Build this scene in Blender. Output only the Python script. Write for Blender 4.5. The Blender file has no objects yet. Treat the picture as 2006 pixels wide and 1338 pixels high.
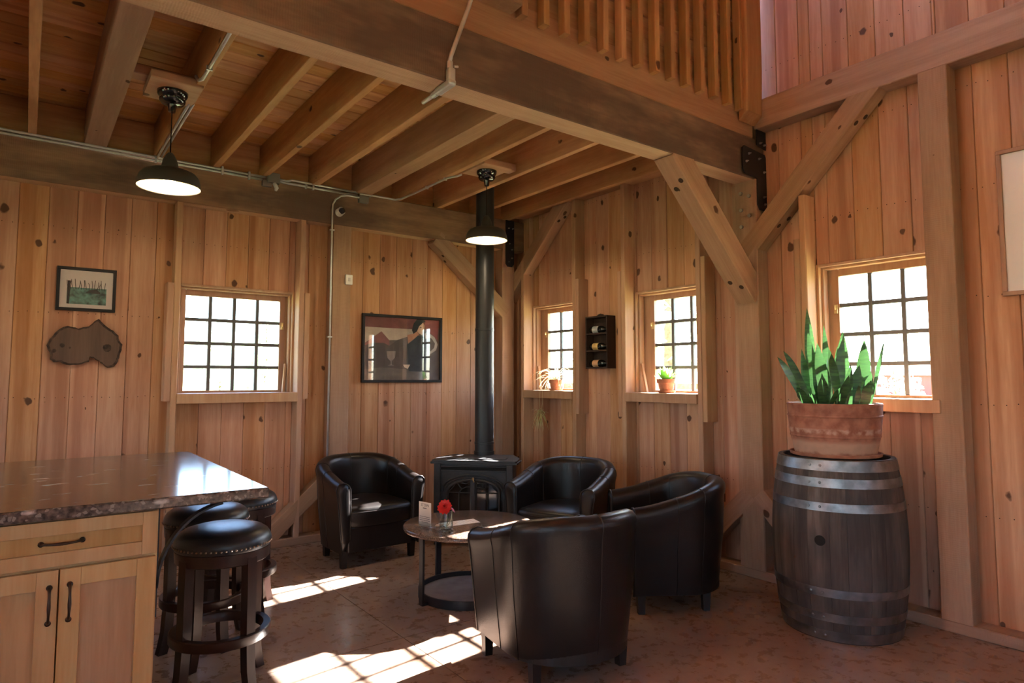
import bpy, bmesh, math, random
from mathutils import Vector, Matrix, noise as mnoise
random.seed(7)
R = math.radians
scene = bpy.context.scene
COL = scene.collection

# ------------------------------------------------------------------ camera
cam_d = bpy.data.cameras.new('camera'); cam = bpy.data.objects.new('camera', cam_d); COL.objects.link(cam)
YAW, PITCH, ROLL, FPX = R(36.725), R(4.088), R(0.05), 1273.12
cam_d.sensor_fit = 'HORIZONTAL'; cam_d.sensor_width = 36.0
cam_d.lens = FPX / 2006 * 36.0
cam_d.shift_y = -18.58 / 2006
cam_d.clip_start = 0.05; cam_d.clip_end = 400
fw = Vector((math.sin(YAW)*math.cos(PITCH), math.cos(YAW)*math.cos(PITCH), math.sin(PITCH)))
rt = Vector((math.cos(YAW), -math.sin(YAW), 0)); up = rt.cross(fw)
rt2 = rt*math.cos(ROLL) + up*math.sin(ROLL); up2 = up*math.cos(ROLL) - rt*math.sin(ROLL)
cam.matrix_world = Matrix((( rt2.x, up2.x, -fw.x, 0), (rt2.y, up2.y, -fw.y, 0), (rt2.z, up2.z, -fw.z, 1.35), (0,0,0,1)))
scene.camera = cam

# ------------------------------------------------------------------ sky, sun, exposure
world = bpy.data.worlds.new('sky'); scene.world = world; world.use_nodes = True
wn = world.node_tree.nodes; wl = world.node_tree.links; wn.clear()
wo = wn.new('ShaderNodeOutputWorld'); wb = wn.new('ShaderNodeBackground'); ws = wn.new('ShaderNodeTexSky')
ws.sky_type = 'NISHITA'; ws.sun_disc = False; ws.sun_elevation = R(31.2); ws.sun_rotation = R(81.4)
ws.air_density = 1.0; ws.dust_density = 0.7; ws.ozone_density = 3.0
SKY = 1.4
wb.inputs['Strength'].default_value = SKY
wl.new(ws.outputs[0], wb.inputs[0]); wl.new(wb.outputs[0], wo.inputs[0])
SUN_AZ, SUN_EL = R(8.6), R(31.2)
SUN_DIR = Vector((math.cos(SUN_AZ)*math.cos(SUN_EL), math.sin(SUN_AZ)*math.cos(SUN_EL), math.sin(SUN_EL)))
sl = bpy.data.lights.new('sun', 'SUN'); sl.energy = 82.0; sl.angle = R(0.6); sl.color = (1.0, 0.96, 0.91)
so = bpy.data.objects.new('sun', sl); COL.objects.link(so)
so.rotation_euler = SUN_DIR.to_track_quat('Z', 'Y').to_euler(); so.location = SUN_DIR * 30
scene.view_settings.view_transform = 'Standard'; scene.view_settings.look = 'None'
scene.view_settings.gamma = 1.0; scene.view_settings.use_curve_mapping = False
scene.view_settings.exposure = 1.0

cy = scene.cycles                          # light-path limits only
cy.max_bounces = 7; cy.diffuse_bounces = 4; cy.glossy_bounces = 3; cy.transmission_bounces = 4; cy.transparent_max_bounces = 8
cy.caustics_reflective = False; cy.caustics_refractive = False
cy.use_adaptive_sampling = True; cy.adaptive_threshold = 0.15; cy.adaptive_min_samples = 16

# ------------------------------------------------------------------ helpers
def link(o, parent=None):
    COL.objects.link(o)
    if parent is not None: o.parent = parent
    return o
def me_obj(name, verts, faces, mat, parent=None, smooth=False):
    m = bpy.data.meshes.new(name); m.from_pydata([tuple(v) for v in verts], [], faces)
    mats = mat if isinstance(mat, (list, tuple)) else [mat]
    for k in mats: m.materials.append(k)
    m.validate(); 
    if smooth:
        for p in m.polygons: p.use_smooth = True
    m.update()
    return link(bpy.data.objects.new(name, m), parent)
def empty(name, loc=(0,0,0), rz=0.0):
    o = bpy.data.objects.new(name, None); o.empty_display_size = 0.1
    o.location = loc; o.rotation_euler = (0, 0, rz); COL.objects.link(o); return o
def tag(o, label, cat, group=None):
    o['label'] = label; o['category'] = cat
    if group: o['group'] = group
    return o
def struct(o): o['kind'] = 'structure'; return o
def dup(root, loc=None, rz=None):
    r = root.copy(); COL.objects.link(r)
    if loc is not None: r.location = loc
    if rz is not None: r.rotation_euler = (0, 0, rz)
    for ch in root.children:
        c = ch.copy(); COL.objects.link(c); c.parent = r
        for g in ch.children:
            d = g.copy(); COL.objects.link(d); d.parent = c
    return r
class MB:
    """collects simple shapes into one mesh"""
    def __init__(s): s.v = []; s.f = []; s.mi = []; s.cur = 0
    def add(s, verts, faces):
        b = len(s.v); s.v += [tuple(v) for v in verts]
        for f in faces: s.f.append([i+b for i in f]); s.mi.append(s.cur)
    def box(s, x0, x1, y0, y1, z0, z1):
        v = [(x0,y0,z0),(x1,y0,z0),(x1,y1,z0),(x0,y1,z0),(x0,y0,z1),(x1,y0,z1),(x1,y1,z1),(x0,y1,z1)]
        s.add(v, [(0,3,2,1),(4,5,6,7),(0,1,5,4),(1,2,6,5),(2,3,7,6),(3,0,4,7)])
    def cbox(s, x0, x1, y0, y1, z0, z1, c):
        """box with all edges chamfered"""
        bm = bmesh.new(); bmesh.ops.create_cube(bm, size=1)
        for v in bm.verts: v.co = Vector(((x0+x1)/2 + v.co.x*(x1-x0), (y0+y1)/2 + v.co.y*(y1-y0), (z0+z1)/2 + v.co.z*(z1-z0)))
        bmesh.ops.bevel(bm, geom=list(bm.edges), offset=c, segments=2, profile=.5, affect='EDGES')
        bm.verts.index_update()
        s.add([v.co.copy() for v in bm.verts], [[v.index for v in f.verts] for f in bm.faces]); bm.free()
    def tube(s, pts, r, n=8, cap=True, closed=False):
        pts = [Vector(p) for p in pts]; N = len(pts); rr = r if isinstance(r, (list, tuple)) else [r]*N
        rings = []; prev = None
        for i, p in enumerate(pts):
            if closed: t = pts[(i+1) % N] - pts[i-1]
            else: t = pts[min(i+1, N-1)] - pts[max(i-1, 0)]
            t.normalize()
            if prev is None:
                a = Vector((0,0,1)) if abs(t.z) < .9 else Vector((1,0,0)); u = t.cross(a).normalized()
            else:
                u = prev - t*prev.dot(t); u = u.normalized() if u.length > 1e-6 else t.orthogonal().normalized()
            prev = u; w = t.cross(u)
            rings.append([p + (u*math.cos(2*math.pi*k/n) + w*math.sin(2*math.pi*k/n))*rr[i] for k in range(n)])
        v = [q for g in rings for q in g]; f = []
        for i in range(N if closed else N-1):
            j = (i+1) % N
            for k in range(n): f.append((i*n+k, i*n+(k+1) % n, j*n+(k+1) % n, j*n+k))
        if cap and not closed: f += [tuple(range(n))[::-1], tuple((N-1)*n+k for k in range(n))]
        s.add(v, f)
    def lathe(s, prof, n=32, c=(0,0,0), a0=0.0, a1=2*math.pi, cap=False):
        full = abs(a1-a0-2*math.pi) < 1e-6; m = n if full else n+1; v = []; f = []
        for i in range(m):
            a = a0 + (a1-a0)*i/n
            for (r, z) in prof: v.append((c[0]+r*math.cos(a), c[1]+r*math.sin(a), c[2]+z))
        k = len(prof)
        for i in range(n):
            j = (i+1) % m
            for q in range(k-1): f.append((i*k+q, j*k+q, j*k+q+1, i*k+q+1))
        if cap:
            f.append(tuple(i*k for i in range(m))[::-1]); f.append(tuple(i*k+k-1 for i in range(m)))
        s.add(v, f)
    def prism(s, poly, h0, h1, M=None):
        """extrude 2D polygon (x,y) from h0 to h1 along local z, then transform by M"""
        n = len(poly); v = [Vector((p[0], p[1], h0)) for p in poly] + [Vector((p[0], p[1], h1)) for p in poly]
        if M is not None: v = [M @ q for q in v]
        s.add(v, [tuple(range(n))[::-1], tuple(range(n, 2*n))] + [(i, (i+1) % n, n+(i+1) % n, n+i) for i in range(n)])
    def build(s, name, mat, parent=None, smooth=False, auto=None):
        o = me_obj(name, s.v, s.f, mat, parent, smooth)
        if len(s.mi) == len(o.data.polygons):
            for p, k in zip(o.data.polygons, s.mi): p.material_index = k
        bm = bmesh.new(); bm.from_mesh(o.data); bmesh.ops.recalc_face_normals(bm, faces=bm.faces)
        if auto is not None:
            for e in bm.edges:
                if len(e.link_faces) == 2 and e.calc_face_angle(0) > auto: e.smooth = False
            for fc in bm.faces: fc.smooth = True
        bm.to_mesh(o.data); bm.free(); o.data.update()
        return o

def timber(name, p0, p1, w, d, side, mat, parent=None, ch=0.006, seg=None, jit=0.0015, bottom=None):
    """a sawn timber from p0 to p1 (centre line); w is its width along 'side', d the other way; local z runs along it"""
    p0 = Vector(p0); p1 = Vector(p1); z = (p1-p0); L = z.length; z.normalize()
    x = Vector(side); x = (x - z*x.dot(z)).normalized(); y = z.cross(x)
    n = seg or max(1, int(L/0.3)); hw, hd = w/2, d/2
    prof = [(-hw+ch,-hd),(hw-ch,-hd),(hw,-hd+ch),(hw,hd-ch),(hw-ch,hd),(-hw+ch,hd),(-hw,hd-ch),(-hw,-hd+ch)]
    v = []
    for i in range(n+1):
        t = L*i/n
        for (a, b) in prof: v.append((a+random.uniform(-jit, jit), b+random.uniform(-jit, jit), t))
    f = []
    for i in range(n):
        for k in range(8): f.append((i*8+k, i*8+(k+1) % 8, (i+1)*8+(k+1) % 8, (i+1)*8+k))
    f += [tuple(range(8))[::-1], tuple(n*8+k for k in range(8))]
    o = me_obj(name, v, f, mat, parent)
    o.matrix_local = Matrix(((x.x,y.x,z.x,p0.x),(x.y,y.y,z.y,p0.y),(x.z,y.z,z.z,p0.z),(0,0,0,1)))
    return o
def bbeam(name, x0,x1,y0,y1,z0,z1, axis, mat, parent=None, ch=0.005, jit=0.0012, seg=None):
    """axis-aligned timber with its grain along axis"""
    cx, cy, cz = (x0+x1)/2, (y0+y1)/2, (z0+z1)/2
    if axis == 'z': return timber(name, (cx,cy,z0), (cx,cy,z1), x1-x0, y1-y0, (1,0,0), mat, parent, ch, seg, jit)
    if axis == 'x': return timber(name, (x0,cy,cz), (x1,cy,cz), y1-y0, z1-z0, (0,1,0), mat, parent, ch, seg, jit)
    return timber(name, (cx,y0,cz), (cx,y1,cz), x1-x0, z1-z0, (1,0,0), mat, parent, ch, seg, jit)

# ------------------------------------------------------------------ materials
def new_mat(name):
    m = bpy.data.materials.new(name); m.use_nodes = True
    nt = m.node_tree; b = nt.nodes['Principled BSDF']; return m, nt, b
def N(nt, kind, **kw):
    n = nt.nodes.new(kind)
    for k, v in kw.items(): setattr(n, k, v)
    return n
def mathn(nt, op, a, b=None, clamp=False):
    n = N(nt, 'ShaderNodeMath', operation=op); n.use_clamp = clamp
    for i, q in enumerate((a, b)):
        if q is None: continue
        if isinstance(q, (int, float)): n.inputs[i].default_value = q
        else: nt.links.new(q, n.inputs[i])
    return n.outputs[0]
def mixc(nt, fac, a, b, blend='MIX'):
    n = N(nt, 'ShaderNodeMix', data_type='RGBA', blend_type=blend)
    for s, q in ((0, fac), (6, a), (7, b)):
        if isinstance(q, (int, float)): n.inputs[s].default_value = q
        elif isinstance(q, tuple): n.inputs[s].default_value = (*q, 1)
        else: nt.links.new(q, n.inputs[s])
    return n.outputs[2]
def ramp(nt, src, p0, p1, c0=(0,0,0), c1=(1,1,1)):
    n = N(nt, 'ShaderNodeValToRGB'); e = n.color_ramp.elements
    e[0].position = p0; e[1].position = p1; e[0].color = (*c0, 1); e[1].color = (*c1, 1)
    nt.links.new(src, n.inputs[0]); return n.outputs[0]
def plain(name, col, rough=0.5, metal=0.0, spec=0.5, coat=0.0):
    m, nt, b = new_mat(name)
    b.inputs['Base Color'].default_value = (*col, 1); b.inputs['Roughness'].default_value = rough
    b.inputs['Metallic'].default_value = metal; b.inputs['Specular IOR Level'].default_value = spec
    b.inputs['Coat Weight'].default_value = coat; b.inputs['Coat Roughness'].default_value = 0.15
    return m
def noisy(name, c0, c1, scale=8.0, rough=0.6, bump=0.0, detail=4, metal=0.0, lo=.35, hi=.65, bscale=None, rvar=0.0):
    m, nt, b = new_mat(name)
    tc = N(nt, 'ShaderNodeTexCoord'); oi = N(nt, 'ShaderNodeObjectInfo')
    add = N(nt, 'ShaderNodeVectorMath', operation='ADD'); mul = N(nt, 'ShaderNodeVectorMath', operation='SCALE')
    comb = N(nt, 'ShaderNodeCombineXYZ'); 
    for i, k in enumerate((37., 61., 89.)): nt.links.new(mathn(nt, 'MULTIPLY', oi.outputs['Random'], k), comb.inputs[i])
    nt.links.new(tc.outputs['Object'], add.inputs[0]); nt.links.new(comb.outputs[0], add.inputs[1])
    nz = N(nt, 'ShaderNodeTexNoise'); nz.inputs['Scale'].default_value = scale; nz.inputs['Detail'].default_value = detail
    nt.links.new(add.outputs[0], nz.inputs['Vector'])
    nt.links.new(ramp(nt, nz.outputs[0], lo, hi, c0, c1), b.inputs['Base Color'])
    b.inputs['Roughness'].default_value = rough; b.inputs['Metallic'].default_value = metal
    if rvar: nt.links.new(mathn(nt, 'MULTIPLY_ADD', nz.outputs[0], rvar), b.inputs['Roughness']); b.inputs['Roughness'].links[0].from_node.inputs[2].default_value = rough-rvar/2
    if bump:
        n2 = N(nt, 'ShaderNodeTexNoise'); n2.inputs['Scale'].default_value = bscale or scale*3; n2.inputs['Detail'].default_value = 3
        nt.links.new(add.outputs[0], n2.inputs['Vector'])
        bp = N(nt, 'ShaderNodeBump'); bp.inputs['Strength'].default_value = bump; bp.inputs['Distance'].default_value = 0.01
        nt.links.new(n2.outputs[0], bp.inputs['Height']); nt.links.new(bp.outputs[0], b.inputs['Normal'])
    return m
def wood(name, light, dark, knot=(0.075,0.032,0.016), kscale=6.0, ksize=0.125, rough=0.6, var=0.25, stain=None, stain_amt=0.0, bump=0.15, grain=14.0, saw=0.0, streak=0.0):
    m, nt, b = new_mat(name); L = nt.links
    tc = N(nt, 'ShaderNodeTexCoord'); oi = N(nt, 'ShaderNodeObjectInfo'); rnd = oi.outputs['Random']
    comb = N(nt, 'ShaderNodeCombineXYZ')
    for i, k in enumerate((37.0, 61.0, 89.0)): L.new(mathn(nt, 'MULTIPLY', rnd, k), comb.inputs[i])
    add = N(nt, 'ShaderNodeVectorMath', operation='ADD'); L.new(tc.outputs['Object'], add.inputs[0]); L.new(comb.outputs[0], add.inputs[1])
    P = add.outputs[0]
    # knots
    vo = N(nt, 'ShaderNodeTexVoronoi'); vo.inputs['Scale'].default_value = kscale; vo.inputs['Randomness'].default_value = 1.0
    nk = N(nt, 'ShaderNodeTexNoise'); nk.inputs['Scale'].default_value = 26; nk.inputs['Detail'].default_value = 1; L.new(P, nk.inputs['Vector'])
    kw = N(nt, 'ShaderNodeVectorMath', operation='MULTIPLY_ADD'); L.new(nk.outputs['Color'], kw.inputs[0]); kw.inputs[1].default_value = (.022,.022,.03); L.new(P, kw.inputs[2])
    mp = N(nt, 'ShaderNodeMapping'); mp.inputs['Scale'].default_value = (1.0, 1.0, 0.72); L.new(kw.outputs[0], mp.inputs[0]); L.new(mp.outputs[0], vo.inputs['Vector'])
    sep = N(nt, 'ShaderNodeSeparateColor'); L.new(vo.outputs['Color'], sep.inputs[0])
    kr = mathn(nt, 'MULTIPLY', sep.outputs[0], ksize)
    kd = mathn(nt, 'DIVIDE', vo.outputs['Distance'], mathn(nt, 'ADD', kr, 0.004))
    core = ramp(nt, kd, 0.75, 1.05, (1,1,1), (0,0,0)); halo = ramp(nt, kd, 0.9, 2.2, (1,1,1), (0,0,0))
    # grain, bent around knots
    mg = N(nt, 'ShaderNodeMapping'); mg.inputs['Scale'].default_value = (1.0, 1.0, 0.07); L.new(P, mg.inputs[0])
    off = N(nt, 'ShaderNodeVectorMath', operation='ADD'); L.new(mg.outputs[0], off.inputs[0])
    hv = N(nt, 'ShaderNodeVectorMath', operation='SCALE'); hv.inputs[0].default_value = (0.04, 0.04, 0); L.new(halo, hv.inputs['Scale']); L.new(hv.outputs[0], off.inputs[1])
    n1 = N(nt, 'ShaderNodeTexNoise'); n1.inputs['Scale'].default_value = grain; n1.inputs['Detail'].default_value = 3.5; n1.inputs['Roughness'].default_value = .6; L.new(off.outputs[0], n1.inputs['Vector'])
    n2 = N(nt, 'ShaderNodeTexNoise'); n2.inputs['Scale'].default_value = grain*7; n2.inputs['Detail'].default_value = 2; L.new(off.outputs[0], n2.inputs['Vector'])
    g = mathn(nt, 'ADD', mathn(nt, 'MULTIPLY', n1.outputs[0], .75), mathn(nt, 'MULTIPLY', n2.outputs[0], .25))
    col = ramp(nt, g, 0.36, 0.62, light, dark)
    if streak:
        mq = N(nt, 'ShaderNodeMapping'); mq.inputs['Scale'].default_value = (9.0, 9.0, 0.16); L.new(P, mq.inputs[0])
        n4 = N(nt, 'ShaderNodeTexNoise'); n4.inputs['Scale'].default_value = 1.0; n4.inputs['Detail'].default_value = 2; L.new(mq.outputs[0], n4.inputs['Vector'])
        col = mixc(nt, mathn(nt, 'MULTIPLY', ramp(nt, n4.outputs[0], .54, .62), streak), col, (dark[0]*.68, dark[1]*.52, dark[2]*.45))
    # board to board
    hsv = N(nt, 'ShaderNodeHueSaturation')
    L.new(mathn(nt, 'ADD', mathn(nt, 'MULTIPLY', rnd, var), 1.0-var*.5), hsv.inputs['Value'])
    r2 = mathn(nt, 'FRACT', mathn(nt, 'MULTIPLY', rnd, 17.3))
    L.new(mathn(nt, 'ADD', mathn(nt, 'MULTIPLY', r2, .16), .92), hsv.inputs['Saturation']); L.new(mathn(nt, 'ADD', mathn(nt, 'MULTIPLY', r2, .012), .494), hsv.inputs['Hue'])
    L.new(col, hsv.inputs['Color']); col = hsv.outputs[0]
    if stain:
        ms = N(nt, 'ShaderNodeMapping'); ms.inputs['Scale'].default_value = (1.0, 1.0, 0.35); L.new(P, ms.inputs[0])
        n3 = N(nt, 'ShaderNodeTexNoise'); n3.inputs['Scale'].default_value = 3.5; n3.inputs['Detail'].default_value = 4; n3.inputs['Roughness'].default_value = .62; L.new(ms.outputs[0], n3.inputs['Vector'])
        col = mixc(nt, mathn(nt, 'MULTIPLY', ramp(nt, n3.outputs[0], .38, .62), stain_amt), col, stain)
    col = mixc(nt, mathn(nt, 'MULTIPLY', halo, .35), col, tuple(c*.55 for c in dark))
    col = mixc(nt, mathn(nt, 'MULTIPLY', core, .92), col, knot)
    L.new(col, b.inputs['Base Color']); b.inputs['Roughness'].default_value = rough; b.inputs['Specular IOR Level'].default_value = .3
    if bump:
        h = g
        if saw:
            wv = N(nt, 'ShaderNodeTexWave', bands_direction='Z'); wv.inputs['Scale'].default_value = 28; wv.inputs['Distortion'].default_value = 4; wv.inputs['Detail'].default_value = 2
            L.new(P, wv.inputs['Vector']); h = mathn(nt, 'ADD', g, mathn(nt, 'MULTIPLY', wv.outputs[1], saw))
        bp = N(nt, 'ShaderNodeBump'); bp.inputs['Strength'].default_value = bump; bp.inputs['Distance'].default_value = 0.006
        L.new(h, bp.inputs['Height']); L.new(bp.outputs[0], b.inputs['Normal'])
    return m
M = {}
M['pine'] = wood('pine_boards', (0.575,0.335,0.205), (0.44,0.213,0.114), var=.24, kscale=6.6, ksize=.19, streak=.55)
M['ceil'] = wood('ceiling_pine', (0.70,0.40,0.175), (0.56,0.275,0.10), var=.3, kscale=6.6, ksize=.16, streak=.3)
M['joist'] = wood('joist_lumber', (0.62,0.365,0.178), (0.48,0.245,0.105), kscale=4.5, ksize=.13, var=.3, stain=(0.26,.13,.06), stain_amt=.5)
M['post'] = wood('post_timber', (0.45,0.285,0.19), (0.345,0.20,0.128), kscale=4.5, ksize=.12, var=.2, stain=(0.25,0.16,0.10), stain_amt=.35, saw=.25, bump=.3, rough=.75)
M['beam'] = wood('weathered_beam', (0.36,0.225,0.14), (0.26,0.155,0.092), kscale=3.5, ksize=.12, var=.15, stain=(0.09,0.060,0.048), stain_amt=.8, saw=.3, bump=.3, rough=.8)
M['fascia'] = wood('fascia_pine', (0.48,0.27,0.14), (0.37,0.18,0.085), kscale=5, ksize=.16, var=.1)
M['stud'] = wood('stud_lumber', (0.53,0.335,0.215), (0.43,0.24,0.145), kscale=4.0, ksize=.1, var=.2, stain=(.36,.22,.14), stain_amt=.3)
M['sash'] = wood('sash_wood', (0.44,0.265,0.175), (0.36,0.195,0.12), kscale=3, ksize=.05, var=.1, rough=.5)
M['panel'] = wood('cabinet_panel_wood', (0.50,0.295,0.14), (0.41,0.22,0.095), kscale=2.5, ksize=.03, var=.06, rough=.38, grain=18, bump=.05)
M['maple'] = wood('cabinet_wood', (0.55,0.345,0.18), (0.47,0.265,0.122), kscale=2.5, ksize=.03, var=.08, rough=.38, grain=18, bump=.05)
M['slabwood'] = wood('burl_slab', (0.13,0.078,0.056), (0.085,0.05,0.037), kscale=6, ksize=.14, rough=.5)
M['bark'] = noisy('bark', (0.03,0.018,0.014), (0.09,0.055,0.04), 30, .9, .8)
M['stave'] = wood('barrel_stave', (0.15,0.125,0.108), (0.062,0.049,0.043), kscale=3, ksize=.03, var=.55, stain=(.032,.027,.027), stain_amt=.85, rough=.7, bump=.3)
M['hoop'] = noisy('galvanised_hoop', (0.16,0.175,0.19), (0.30,0.32,0.34), 14, .42, .05, metal=1.0)
M['leather'] = noisy('black_leather', (0.008,0.0062,0.006), (0.014,0.0105,0.0098), 5, .30, .12, bscale=260)
M['leather2'] = noisy('stool_leather', (0.010,0.011,0.014), (0.016,0.016,0.02), 5, .32, .1, bscale=260)
M['leather'].node_tree.nodes['Principled BSDF'].inputs['Specular IOR Level'].default_value = .36
M['espresso'] = wood('espresso_wood', (0.035,0.016,0.012), (0.022,0.010,0.008), kscale=2, ksize=.02, var=.1, rough=.32, bump=.05)
M['legblack'] = plain('black_leg', (0.012,0.009,0.008), .4)
M['nail'] = plain('antique_nailhead', (0.30,0.24,0.19), .3, 1.0)
M['iron'] = noisy('cast_iron', (0.014,0.014,0.016), (0.024,0.024,0.026), 20, .5, .15, bscale=120)
M['pipe'] = noisy('pipe_black', (0.012,0.013,0.016), (0.018,0.019,0.023), 6, .42)
M['steelblack'] = plain('black_steel', (0.012,0.013,0.017), .5, 0.0)
M['bolt'] = plain('zinc_bolt', (0.55,0.54,0.52), .35, 1.0)
M['conduit'] = noisy('galvanised_conduit', (0.50,0.50,0.50), (0.62,0.62,0.62), 12, .34, metal=.45)
M['boxgrey'] = plain('grey_box', (0.20,0.19,0.18), .5, .4)
M['brass'] = plain('brass', (0.62,0.45,0.22), .3, 1.0)
M['white'] = plain('white_plastic', (0.75,0.72,0.68), .4)
M['black'] = plain('black_plastic', (0.01,0.01,0.011), .25)
M['blackgloss'] = plain('black_enamel', (0.008,0.008,0.009), .12, 0, .5, .5)
M['shade'] = plain('grey_green_enamel', (0.045,0.042,0.036), .5)
M['enamel'] = plain('cream_enamel', (0.42,0.34,0.20), .4)
M['terra'] = noisy('terracotta', (0.30,0.115,0.065), (0.44,0.19,0.11), 14, .85, .25)
M['soil'] = noisy('soil', (0.02,0.013,0.008), (0.05,0.033,0.02), 60, .95, .8)
M['bronze'] = plain('bronze_pull', (0.055,0.035,0.025), .35, .7)
M['frameblk'] = plain('picture_frame_black', (0.010,0.008,0.009), .5, 0, .25)
M['mat'] = plain('picture_mat', (0.62,0.58,0.56), .7)
M['paper'] = plain('paper', (0.78,0.72,0.64), .7)
M['ink'] = plain('ink', (0.10,0.09,0.085), .8)
M['board'] = plain('whiteboard', (0.66,0.65,0.63), .22)
M['groove'] = plain('groove_dark', (0.05,0.025,0.012), .9)
def glass_mat(name, tint=(1,1,1), ior=1.45, boost=1.0, rough=0.0):
    m = bpy.data.materials.new(name); m.use_nodes = True; nt = m.node_tree; nt.nodes.clear()
    o = N(nt, 'ShaderNodeOutputMaterial'); mx = N(nt, 'ShaderNodeMixShader'); t = N(nt, 'ShaderNodeBsdfTransparent'); g = N(nt, 'ShaderNodeBsdfGlossy'); fr = N(nt, 'ShaderNodeLayerWeight'); fr.inputs[0].default_value = .5
    t.inputs[0].default_value = (*tint, 1); g.inputs['Roughness'].default_value = rough; f0 = ((ior-1)/(ior+1))**2*boost
    nt.links.new(mathn(nt, 'ADD', mathn(nt, 'MULTIPLY', mathn(nt, 'POWER', fr.outputs['Facing'], 5.0), 1-f0), f0, True), mx.inputs[0]); nt.links.new(t.outputs[0], mx.inputs[1]); nt.links.new(g.outputs[0], mx.inputs[2]); nt.links.new(mx.outputs[0], o.inputs[0])
    return m
M['pane'] = glass_mat('window_glass', (.97,.985,1.0))
M['clear'] = glass_mat('clear_glass', (.93,.96,.97), 1.5, 1.6)
M['picglass'] = glass_mat('picture_glass', (1,1,1), 1.5, 1.3)
M['water'] = glass_mat('water', (.86,.92,.90), 1.33, 1.2)
M['stoveglass'] = plain('stove_glass', (0.012,0.010,0.010), .06, 0, .6)
def emis(name, col, s):
    m = bpy.data.materials.new(name); m.use_nodes = True; nt = m.node_tree; nt.nodes.clear()
    o = N(nt, 'ShaderNodeOutputMaterial'); e = N(nt, 'ShaderNodeEmission'); e.inputs[0].default_value = (*col, 1); e.inputs[1].default_value = s
    nt.links.new(e.outputs[0], o.inputs[0]); return m
M['bulb'] = emis('lit_bulb', (1.0, .80, .55), 5.0)
def granite():
    m, nt, b = new_mat('granite'); tc = N(nt, 'ShaderNodeTexCoord')
    n1 = N(nt, 'ShaderNodeTexNoise'); n1.inputs['Scale'].default_value = 55; n1.inputs['Detail'].default_value = 5; nt.links.new(tc.outputs['Object'], n1.inputs['Vector'])
    v = N(nt, 'ShaderNodeTexVoronoi'); v.inputs['Scale'].default_value = 95; nt.links.new(tc.outputs['Object'], v.inputs['Vector'])
    mp = N(nt, 'ShaderNodeMapping'); mp.inputs['Scale'].default_value = (9, 22, 22); mp.inputs['Rotation'].default_value = (0,0,R(-12)); nt.links.new(tc.outputs['Object'], mp.inputs[0])
    n2 = N(nt, 'ShaderNodeTexNoise'); n2.inputs['Scale'].default_value = 1.0; n2.inputs['Detail'].default_value = 5; nt.links.new(mp.outputs[0], n2.inputs['Vector'])
    c = ramp(nt, n1.outputs[0], .35, .68, (0.032,0.025,0.022), (0.15,0.11,0.092))
    sep = N(nt, 'ShaderNodeSeparateColor'); nt.links.new(v.outputs['Color'], sep.inputs[0])
    c = mixc(nt, mathn(nt, 'MULTIPLY', ramp(nt, sep.outputs[0], .86, .92), .7), c, (0.26,0.22,0.19))
    c = mixc(nt, mathn(nt, 'MULTIPLY', ramp(nt, n2.outputs[0], .60, .70), .85), c, (0.50,0.46,0.44))
    nt.links.new(c, b.inputs['Base Color']); b.inputs['Roughness'].default_value = .13; b.inputs['Specular IOR Level'].default_value = .6
    return m
M['granite'] = granite()
def concrete():
    m, nt, b = new_mat('stained_concrete'); L = nt.links; ge = N(nt, 'ShaderNodeNewGeometry'); P = ge.outputs['Position']
    n1 = N(nt, 'ShaderNodeTexNoise'); n1.inputs['Scale'].default_value = 1.3; n1.inputs['Detail'].default_value = 9; n1.inputs['Roughness'].default_value = .62; n1.inputs['Distortion'].default_value = .6; L.new(P, n1.inputs['Vector'])
    n2 = N(nt, 'ShaderNodeTexNoise'); n2.inputs['Scale'].default_value = 15; n2.inputs['Detail'].default_value = 7; n2.inputs['Roughness'].default_value = .65; n2.inputs['Distortion'].default_value = .25; L.new(P, n2.inputs['Vector'])
    n3 = N(nt, 'ShaderNodeTexNoise'); n3.inputs['Scale'].default_value = 26; n3.inputs['Detail'].default_value = 5; L.new(P, n3.inputs['Vector'])
    c = ramp(nt, n1.outputs[0], .30, .70, (0.215,0.125,0.085), (0.33,0.25,0.20))
    c = mixc(nt, mathn(nt, 'MULTIPLY', ramp(nt, n2.outputs[0], .45, .75), .32), c, (0.41,0.33,0.28))
    c = mixc(nt, mathn(nt, 'MULTIPLY', ramp(nt, n2.outputs[0], .15, .60, (1,1,1), (0,0,0)), .16), c, (0.15,0.072,0.042))
    c = mixc(nt, mathn(nt, 'MULTIPLY', ramp(nt, n3.outputs[0], .45, .80), .16), c, (0.10,0.045,0.025))
    L.new(c, b.inputs['Base Color'])
    L.new(ramp(nt, n2.outputs[0], .3, .7, (.22,)*3, (.38,)*3), b.inputs['Roughness']); b.inputs['Specular IOR Level'].default_value = .45
    bp = N(nt, 'ShaderNodeBump'); bp.inputs['Strength'].default_value = .008; bp.inputs['Distance'].default_value = .01; L.new(n2.outputs[0], bp.inputs['Height']); L.new(bp.outputs[0], b.inputs['Normal'])
    return m
M['floor'] = concrete()
def table_top():
    m, nt, b = new_mat('dark_speckled_top'); tc = N(nt, 'ShaderNodeTexCoord')
    n1 = N(nt, 'ShaderNodeTexNoise'); n1.inputs['Scale'].default_value = 130; n1.inputs['Detail'].default_value = 2; nt.links.new(tc.outputs['Object'], n1.inputs['Vector'])
    nt.links.new(ramp(nt, n1.outputs[0], .4, .68, (0.075,0.042,0.028), (0.20,0.14,0.11)), b.inputs['Base Color']); b.inputs['Roughness'].default_value = .2
    return m
M['ttop'] = table_top()
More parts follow.
